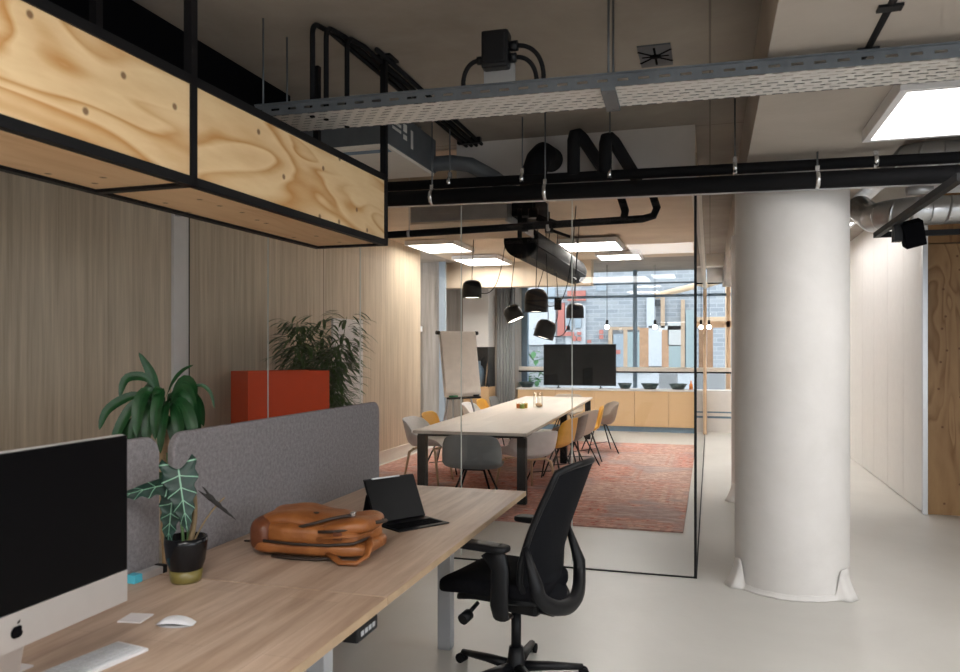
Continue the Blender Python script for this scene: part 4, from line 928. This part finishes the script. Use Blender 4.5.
# computer
im = thing('computer_monitor', 'large silver and black all in one computer at the corner of the desk', 'computer', (-1.465, 1.335, DZ), R(1))
W2, zb, zt = .345, .168, .608
part('back_shell', MB().b2((-.030, -W2, zb), (-.006, W2, zt), .006), 'silver', im)
part('screen', MB().b2((-.007, -W2 + .002, zb + .085), (.001, W2 - .002, zt - .002), .003), 'imac', im)
part('chin', MB().b2((-.006, -W2 + .002, zb + .002), (.0, W2 - .002, zb + .084)), 'silver', im)
ap = MB(); n = 20
pts = []
for k_ in range(28):
    a = 2 * PI * k_ / 28; r = .0155 * (1 + .07 * math.cos(2 * a)) * (1 - .13 * math.exp(-((a - PI / 2) / .3) ** 2) - .10 * math.exp(-((a - 3 * PI / 2) / .25) ** 2) - .28 * math.exp(-(((a + PI) % (2 * PI) - PI - .15) / .34) ** 2))
    pts.append((r * math.cos(a), r * math.sin(a)))
Mx = Matrix(((0, 0, 1, 0.0005), (1, 0, 0, 0), (0, 1, 0, zb + .040), (0, 0, 0, 1)))
ap.prism(pts, .001, Mx)
lf = [(.0, .004), (.002, .009), (.008, .012), (.0075, .007), (.004, .0045)]
ap.prism(lf, .001, Matrix(((0, 0, 1, 0.0005), (1, 0, 0, 0), (0, 1, 0, zb + .0535), (0, 0, 0, 1))))
part('logo', ap, 'dblack', im)
part('stand', MB().b2((-.085, -.09, 0.0), (.09, .09, .006), .002).box((-.075, 0, .13), (.008, .17, .27), Matrix.Rotation(R(12), 3, 'Y')).box((-.045, 0, .26), (.06, .12, .05)), 'silver', im)
kb = thing('keyboard', 'white slim computer keyboard in front of the monitor', 'keyboard', (-1.575, 1.575, DZ), R(-9))
part('base', MB().b2((-.06, -.22, 0), (.06, .21, .009), .003), 'whitepl', kb)
ky = MB()
for i in range(5):
    for j in range(19):
        ky.b2((-.052 + i * .021, -.212 + j * .0217, .009), (-.052 + i * .021 + .0175, -.212 + j * .0217 + .0178, .0115))
part('keys', ky, 'keys', kb)
ms = thing('computer_mouse', 'white computer mouse on the desk', 'mouse', (-1.545, 1.965, DZ), R(-75))
def mf(u, v):
    y = (v - .5) * .115; x = (u - .5) * 2
    w = .0295 * (1 - abs(2 * v - 1) ** 4 * .45)
    z = .004 + .021 * math.cos((v - .46) * 2.6) * (1 - abs(x) ** 4 * .55) * (1 - abs(2 * v - 1) ** 6)
    return Vector((x * w, y, z))
mm = MB().grid(mf, 12, 16); part('shell', mm, 'whitepl', ms)
part('base', MB().prism([(.027 * math.cos(a) * 1, .054 * math.sin(a)) for a in [2 * PI * k / 24 for k in range(24)]], .006), 'greysteel', ms)
nt_ = tag(MB().box((-1.70, 1.975, DZ + .002), (.075, .075, .004), Matrix.Rotation(R(10), 3, 'Z')).build('note_pad', 'paper'), 'pale sticky note pad lying between the keyboard and the plant', 'note pad')
cb = tag(MB().b2((-1.80, 1.40, DZ), (-1.70, 1.60, DZ + .004)).build('note_card', 'paper'), 'pale card lying under the monitor chin', 'card')
er = thing('marker_box', 'silver marker case with a cyan end cap beside the plant pot', 'case', (-1.968, 2.345, DZ), R(-2))
part('body', MB().b2((-.02, -.045, 0), (.02, .06, .028), .004), 'silver', er)
part('cap', MB().b2((-.021, -.085, 0), (.021, -.045, .030), .004), 'cyan', er); part('clip', MB().b2((-.022, .06, 0), (.022, .08, .031), .004), 'black', er)

# alocasia
al = thing('alocasia_plant', 'dark green alocasia with pale veins in a black pot on the desk', 'plant', (-1.805, 2.35, DZ))
al.scale = (1.08, 1.08, 1.08)
part('pot', MB().lathe([(.052, .042), (.062, .07), (.069, .13), (.068, .148), (.062, .148), (.060, .12), (0, .12)], 28), 'pot', al)
part('pot_foot', MB().lathe([(0, 0), (.046, 0), (.050, .008), (.0535, .041), (0, .041)], 28), 'olive', al, label='olive glazed lower band')
part('soil', MB().lathe([(0, .121), (.059, .121), (.059, .124), (0, .124)], 20), 'soil', al)
def aleaf(par, base, tip_dir, nrm, length, width, mat='aleaf'):
    d = Vector(tip_dir).normalized(); nn = Vector(nrm); nn = (nn - d * nn.dot(d)).normalized(); sd = d.cross(nn)
    def fn(u, v):
        x = (u - .5) * 2
        w = width * (max(0.0, 1 - v) ** .75) * (1.05 if v > .12 else .75 + v * 2.5) * (1 + .12 * math.sin(v * 5 * 2 * PI))
        ext = -.22 * length * abs(x) ** 1.5 * (1 - v) ** 3
        curl = -.16 * length * (v ** 2) - .10 * width * (1 - (1 - abs(x)) ** 2) - .02 * length * math.sin(v * 5 * 2 * PI) * abs(x)
        return Vector(base) + d * (v * length + ext) + sd * x * w + nn * (curl)
    return part('leaf', MB().grid(fn, 12, 30), mat, par, solid=.001)
tocam = Vector((.55, -.8, .15))
part('stem', MB().tube(bez((.012, .0, .12), (.03, .02, .2), (.0, .06, .30), (-.02, .02, .36)), [.009] * 15, 8), 'stem', al)
part('stem', MB().tube(bez((-.01, .0, .12), (-.015, 0, .2), (-.03, .0, .26), (-.045, -.01, .275)), [.005] * 15, 8), 'gstem', al)
part('stem', MB().tube(bez((0, .01, .12), (.0, .02, .25), (-.02, .02, .33), (-.03, .01, .345)), [.005] * 15, 8), 'gstem', al)
part('stem', MB().tube(bez((.02, .01, .12), (.04, .03, .2), (.09, .06, .26), (.10, .07, .27)), [.003] * 15, 8), 'stem', al)
aleaf(al, (-.01, -.025, .375), rt * .26 + Vector((0, 0, -1)) - fw * .30, tocam + Vector((0, 0, .2)), .205, .062)
aleaf(al, (-.035, -.01, .325), rt * -1 + fw * -.35 + Vector((0, 0, -.12)), Vector((.3, -.7, .8)), .20, .046)
aleaf(al, (-.045, -.012, .275), rt * -.05 + Vector((0, 0, -1)) - fw * .15, tocam, .165, .042)
aleaf(al, tuple(rt * .06 + fw * .02 + Vector((0, 0, .285))), rt * .8 + Vector((0, 0, -.75)), Vector((.2, -.9, .2)), .13, .011, 'deadleaf')

# tablet with keyboard
tb_ = thing('tablet', 'black tablet with a fold out keyboard on the desk', 'tablet', (-1.37, 3.43, DZ), R(57))
# local: +Y points away from the user edge ; screen stands along X
part('keyboard_base', MB().b2((-.145, -.115, 0), (.145, .10, .006), .002), 'plastic', tb_)
ky = MB()
for i in range(4):
    for j in range(12): ky.b2((-.128 + j * .0215, -.085 + i * .026, .006), (-.128 + j * .0215 + .018, -.085 + i * .026 + .021, .008))
part('keys', ky, 'dblack', tb_)
rs = Matrix.Rotation(R(-28), 3, 'X')
part('screen', MB().box((0, .080 + .053, .006 + .096), (.29, .008, .215), rs, .003), 'imac', tb_)
part('back_cover', MB().box((0, .080 + .060, .006 + .0985), (.292, .005, .217), rs), 'plastic', tb_)
part('kickstand', MB().box((0, .195, .064), (.28, .004, .135), Matrix.Rotation(R(18), 3, 'X')), 'plastic', tb_)
part('pencil', MB().tube([(-.10, .185, .2005), (.06, .185, .2005)], .0045, 8), 'whitepl', tb_)

# leather backpack lying flat
bp = thing('backpack', 'cognac brown leather backpack lying flat on the desk before the screen', 'backpack', (-1.545, 2.87, DZ), R(4))
part('back_panel', MB().superell((.0, .0, .040), (.255, .155, .034), .55, .42, 80, 28, .016, 10, None, 3), 'leather', bp)
part('main_compartment', MB().superell((-.012, .008, .088), (.245, .150, .048), .6, .45, 80, 30, .022, 10, Matrix.Rotation(R(2), 3, 'Y'), 9), 'leather', bp)
part('front_pocket', MB().superell((-.030, .020, .122), (.205, .132, .042), .75, .5, 80, 30, .024, 11, Matrix.Rotation(R(5), 3, 'Y'), 21), 'leather', bp)
part('upper_pocket', MB().superell((.145, .010, .118), (.105, .135, .036), .7, .5, 64, 24, .018, 12, Matrix.Rotation(R(-4), 3, 'Y'), 33), 'leather', bp)
part('base_panel', MB().superell((-.212, .004, .078), (.052, .152, .070), .6, .5, 40, 20, .008, 8, None, 5), 'leatherd', bp, label='dark brown leather base')
part('zipper', MB().tube(bez((-.05, -.120, .118), (.03, -.140, .140), (.09, -.10, .162), (.15, -.03, .158)), .0065, 8), 'zip', bp)
part('zipper', MB().tube([(.05, -.138, .110), (.12, -.138, .115), (.19, -.112, .122), (.232, -.06, .130), (.242, .02, .132)], .006, 8), 'zip', bp)
part('zipper', MB().tube([(-.18, -.150, .066), (-.05, -.158, .062), (.10, -.158, .064), (.20, -.142, .072), (.245, -.08, .085)], .006, 8), 'zip', bp)
part('zipper_pull', MB().b2((.145, -.04, .154), (.165, -.02, .172), .002), 'chrome', bp)
part('buckle', MB().box((.135, -.146, .098), (.034, .012, .030), None, .003), 'leatherd', bp)
part('compression_strap', MB().tube([(.05, -.150, .088), (.135, -.156, .096), (.21, -.135, .10), (.25, -.07, .105)], .009, 8, True, .5), 'leather', bp)
part('carry_strap', MB().tube([(.10, -.15, .030), (.17, -.20, .012), (.235, -.20, .014), (.265, -.17, .035), (.262, -.13, .065), (.245, -.09, .080)], .017, 10, True, .45), 'leather', bp)
part('carry_strap', MB().tube([(.15, -.148, .018), (.05, -.162, .008), (-.06, -.165, .008), (-.14, -.15, .010)], .010, 8, True, .6), 'zip', bp)
part('strap_end', MB().tube([(-.25, .02, .02), (-.32, .05, .008), (-.38, .06, .005)], .009, 8, True, .4), 'zip', bp)
part('handle_loop', MB().tube([(.225, -.03, .13), (.265, -.02, .135), (.272, .03, .13), (.235, .05, .125)], .008, 8), 'zip', bp)
part('emblem', MB().superell((.0, -.045, .165), (.012, .008, .004), 1, 1, 12, 8), 'zip', bp)

# ------------------------------------------------------------------ office chair (front = +Y local)
oc = thing('office_chair', 'black mesh back office chair pulled up to the desk', 'chair', (-.89, 3.585, 0), R(77))
def seatf(u, v):
    a = 2 * PI * u; rr = math.sin(PI * min(.5, v)) if v <= .5 else math.sin(PI * (1 - v))
    return None
def seat_mesh(zc, hx, hy, hz, yc, e):
    m = MB().superell((0, yc, zc), (hx, hy, hz), .5, e, 64, 24)
    for v in m.bm.verts:
        f = (v.co.y - yc) / hy
        v.co.z -= .05 * max(0, f - .25) ** 2 * 1.3 - .012 * (v.co.x / hx) ** 2
        v.co.x *= 1 - .10 * max(0, -f)
    return m
part('seat', seat_mesh(.470, .245, .275, .050, .06, .42), 'seatf', oc)
part('seat_pan', seat_mesh(.418, .205, .225, .026, .03, .45), 'plastic', oc)
part('mechanism', MB().b2((-.07, -.14, .33), (.07, .10, .41), .015), 'plastic', oc)
part('gas_lift', MB().cyl((0, 0, .12), (0, 0, .34), .024, 16), 'plastic', oc)
part('hub', MB().lathe([(.0, .02), (.05, .02), (.055, .05), (.042, .09), (.034, .15), (0, .15)], 20), 'plastic', oc)
for i in range(5):
    a = R(12 + 72 * i); dx, dy = math.cos(a), math.sin(a)
    lg = part('base_leg', MB().tube([(dx * .03, dy * .03, .056), (dx * .16, dy * .16, .058), (dx * .32, dy * .32, .052)], [.032, .026, .018], 8, True, .8), 'plastic', oc)
    sx_, sy_ = -dy, dx
    for q in (-1, 1):
        cc = Vector((dx * .325 + sx_ * q * .014, dy * .325 + sy_ * q * .014, .024)); e = Vector((sx_, sy_, 0)) * .009
        part('caster', MB().cyl(cc - e, cc + e, .024, 16), 'rubber', lg)
PR = [(-.255, .405), (-.215, .45), (-.195, .53), (-.205, .62), (-.245, .75), (-.30, .89), (-.365, 1.06)]
HWs = [.13, .19, .225, .232, .225, .212, .195]
def smp(v):
    q = min(max(v, 0), 1) * (len(PR) - 1); i = min(int(q), len(PR) - 2); f = q - i; f = f * f * (3 - 2 * f) * .35 + f * .65
    return PR[i][0] * (1 - f) + PR[i + 1][0] * f, PR[i][1] * (1 - f) + PR[i + 1][1] * f, HWs[i] * (1 - f) + HWs[i + 1] * f
def backpt(x, v):      # x in -1..1
    y, z, h = smp(v)
    return Vector((x * h, y + .065 * x * x, z - (.03 * abs(x) ** 3 if v > .8 else 0) * (v - .8) / .2 + (.03 * abs(x) ** 2 if v < .2 else 0)))
part('backrest', MB().grid(lambda u, v: backpt((u - .5) * 2, v), 20, 30), 'mesh', oc, solid=.014)
loop = [backpt(-1, k / 16) for k in range(17)] + [backpt(x, 1) for x in (-.8, -.5, -.2, .2, .5, .8)] + [backpt(1, 1 - k / 16) for k in range(17)] + [backpt(x, 0) for x in (.7, .3, -.3, -.7, -1)]
part('back_frame', MB().tube(loop, .015, 8), 'plastic', oc)
yk = []
for k in range(21):
    a = PI + PI * k / 20; x = .243 * math.cos(a)
    yk.append((x, -.225 - .055 * (1 - (x / .243) ** 2), .53 + .135 * math.sin(a)))
yk = [(-.240, -.165, .70), (-.243, -.20, .60)] + yk + [(.243, -.20, .60), (.240, -.165, .70)]
part('lumbar_yoke', MB().tube(yk, [.016, .026] + [.036] * 21 + [.026, .016], 10, True, .85), 'plastic', oc)
part('back_support', MB().tube([(0, -.05, .37), (0, -.20, .355), (0, -.285, .395)], [.05, .045, .035], 10, True, .6), 'plastic', oc)
for q in (-1, 1):
    ar = part('armrest', MB().superell((q * .30, .02, .695), (.045, .135, .017), .4, .45, 40, 12), 'plastic', oc)
    pm_ = MB().tube([(q * .22, -.07, .375), (q * .285, -.07, .385), (q * .305, -.07, .44), (q * .305, -.075, .60), (q * .302, -.06, .64), (q * .30, -.03, .685)], [.030, .040, .044, .044, .05, .06], 10, True, .45)
    part('arm_post', pm_, 'plastic', ar)
lv = part('tilt_lever', MB().cyl((-.16, .12, .385), (-.235, .13, .352), .010), 'plastic', oc)
part('knob', MB().cyl((-.225, .13, .350), (-.275, .135, .338), .026), 'plastic', lv)

# ------------------------------------------------------------------ corridor head items
wd_t = thing('white_duct', 'fat white duct crossing the corridor ceiling near the windows', 'duct', (.07, 14.2, 2.93))
part('pipe', MB().tube([(-.12, 0, 0), (.14, 0, 0)], .17, 24), 'white', wd_t)
part('hanger', MB().b2((-.02, -.02, .15), (.02, .02, .22)), 'galv', wd_t)
rbx = thing('roller_blind', 'rolled up black and grey blind above the corridor window', 'blind', (.95, 15.2, 2.98))
part('cassette', MB().b2((-1.0, -.06, .0), (1.0, .1, .12)), 'greysteel', rbx); part('blind', MB().b2((-1.0, .0, -.16), (1.0, .03, .0)), 'black', rbx)

# ------------------------------------------------------------------ outside
struct('street', MB().b2((-60, 15.9, -.35), (60, 90, -.15)), 'pave')
BY = 26.0
def BX(px, Y=BY): return X15(px, Y)
def BZ(px, py, Y=BY):
    u = (px - 480) / F; return CH + (HZ - py) / F * Y / (u * s + c)
bd = thing('building', 'grey brick building with red cladding across the street', 'building', (0, BY, 0))
part('wall', MB().b2((-16, 0, -.15), (14, .4, 12)), 'brick', bd)
part('plinth', MB().b2((-16, -.1, -.15), (14, 0, 1.0)), 'render', bd)
def bpart(name, x0, y0, x1, y1, mat, dz, depth=.08, label=None):
    xa, xb = BX(x0), BX(x1); xm = (x0 + x1) / 2
    return part(name, MB().b2((xa, -dz - depth, BZ(xm, y1)), (xb, -dz, BZ(xm, y0))), mat, bd, label)
bpart('cladding', 568, 291, 586, 301, 'redclad', .02, .1, 'red louvred panel')
bpart('cladding', 558, 303, 565, 336, 'redclad', .02, .1, 'red louvred panel')
bpart('wall_panel', 515, 286, 556, 345, 'render', .02)
bpart('wall_panel', 566, 306, 586, 345, 'render', .02)
for (a, b_, c_, d_) in ((545, 288, 556, 303), (576, 312, 582, 328), (568, 316, 573, 330), (597, 286, 607, 291)): bpart('window', a, b_, c_, d_, 'greypane', .12)
for (a, b_, c_, d_) in ((563, 332, 575, 336), (567, 326, 571, 330), (573, 336, 577, 341), (578, 332, 582, 335), (578, 337, 582, 341), (600, 330, 604, 334), (600, 335, 604, 339), (588, 340, 592, 343), (616, 350, 621, 354)): bpart('sign_block', a, b_, c_, d_, 'redclad', .14, .06, 'small red block sign')
for (a, b_, c_, d_, m_) in ((609, 327, 640, 330, 'timbero'), (609, 330, 613, 372, 'timbero'), (624, 330, 628, 372, 'timbero'), (640, 328, 649, 372, 'timberd'), (662, 330, 669, 372, 'timberd'), (681, 300, 685, 372, 'timbero'), (686, 310, 694, 370, 'teal'), (647, 297, 656, 328, 'render'), (655, 300, 661, 306, 'niche'), (661, 297, 665, 328, 'timbero'), (668, 322, 681, 345, 'whiteo'), (614, 334, 624, 372, 'greypane'), (628, 332, 640, 372, 'teal'), (649, 330, 662, 366, 'render'), (669, 346, 681, 370, 'teal'), (649, 326, 681, 330, 'whiteo')): bpart('shopfront_panel', a, b_, c_, d_, m_, .10)
# timber gable outside the corridor window
gb = thing('timber_canopy', 'pale timber gabled canopy outside the corridor window', 'canopy', (0, 18.5, 0))
gy = 18.5
def GZ(px, py): return BZ(px, py, gy)
ax = BX(703, gy)
part('rafter', MB().tube([(ax, 0, GZ(703, 284)), (BX(655, gy), 0, GZ(655, 296))], .07, 6).tube([(ax, 0, GZ(703, 286)), (BX(760, gy), 0, GZ(760, 268))], .07, 6), 'timber', gb)
for px in (728, 760): part('post', MB().b2((BX(px, gy) - .06, -.06, -.15), (BX(px, gy) + .06, .06, GZ(px, 284))), 'timber', gb)
part('cross_beam', MB().b2((BX(698, gy), -.05, GZ(710, 324)), (BX(760, gy), .05, GZ(710, 317))), 'timber', gb)
part('post', MB().b2((BX(707, gy), -.05, -.15), (BX(713, gy), .05, GZ(710, 324))), 'timberd', gb)
for lab, px in (('grey outdoor chair outside the window, nearest the timber post', 668), ('grey outdoor chair outside the corridor window', 716)):
    xx = BX(px, 17.3)
    t = thing('outdoor_chair', lab, 'chair', (xx, 17.3, -.15), 0, 'grey chairs on the terrace')
    part('backrest', MB().b2((-.20, .16, .86), (.20, .19, 1.22), .02), 'greysteel', t); part('seat', MB().b2((-.21, -.2, .58), (.21, .19, .62), .015), 'greysteel', t)
    part('leg', MB().cyl((0, 0, 0.02), (0, 0, .58), .025).cyl((-.16, .17, .6), (-.16, .17, .9), .012), 'greysteel', t); part('base', MB().lathe([(0, 0), (.22, 0), (.2, .02), (0, .025)], 18), 'greysteel', t)
hd = MB()
random.seed(5)
for i in range(260):
    p_ = Vector((random.uniform(-9.2, -5.2), random.uniform(24.9, 25.5), random.uniform(-.1, 1.55)))
    blade(hd, p_, (random.uniform(-1, 1), random.uniform(-1, .2), random.uniform(-.2, 1)), .35, .09, .8, 3)
tag(hd.build('hedge', 'hedge'), 'green leafy hedge at the foot of the building across the street', 'hedge', None, 'stuff')

# ------------------------------------------------------------------ light
w = bpy.data.worlds.new('world'); SC.world = w; w.use_nodes = True
bg = w.node_tree.nodes['Background']; bg.inputs['Color'].default_value = (0.86, 0.93, 1.0, 1); bg.inputs['Strength'].default_value = 3.4
def portal(loc, rot, sx, sy):
    l = bpy.data.lights.new('window_portal', 'AREA'); l.shape = 'RECTANGLE'; l.size = sx; l.size_y = sy; l.cycles.is_portal = True
    o = bpy.data.objects.new('window_portal', l); COL.objects.link(o); o.location = loc; o.rotation_euler = rot
portal((2.7, -7.25, 1.85), (R(90), 0, 0), 3.4, 2.3)
portal((5.25, -1.7, 1.85), (R(90), 0, R(90)), 7.6, 2.3)
portal((-1, 15.8, 1.95), (R(-90), 0, 0), 6, 2.5)
SC.view_settings.view_transform = 'Standard'; SC.view_settings.look = 'None'; SC.view_settings.exposure = 0.2; SC.view_settings.gamma = 1.0
SC.view_settings.use_curve_mapping = False
SC.cycles.max_bounces = 8; SC.cycles.transparent_max_bounces = 16; SC.cycles.caustics_reflective = False; SC.cycles.caustics_refractive = False
SC.cycles.use_denoising = True
SC.cycles.sample_clamp_indirect = 6.0
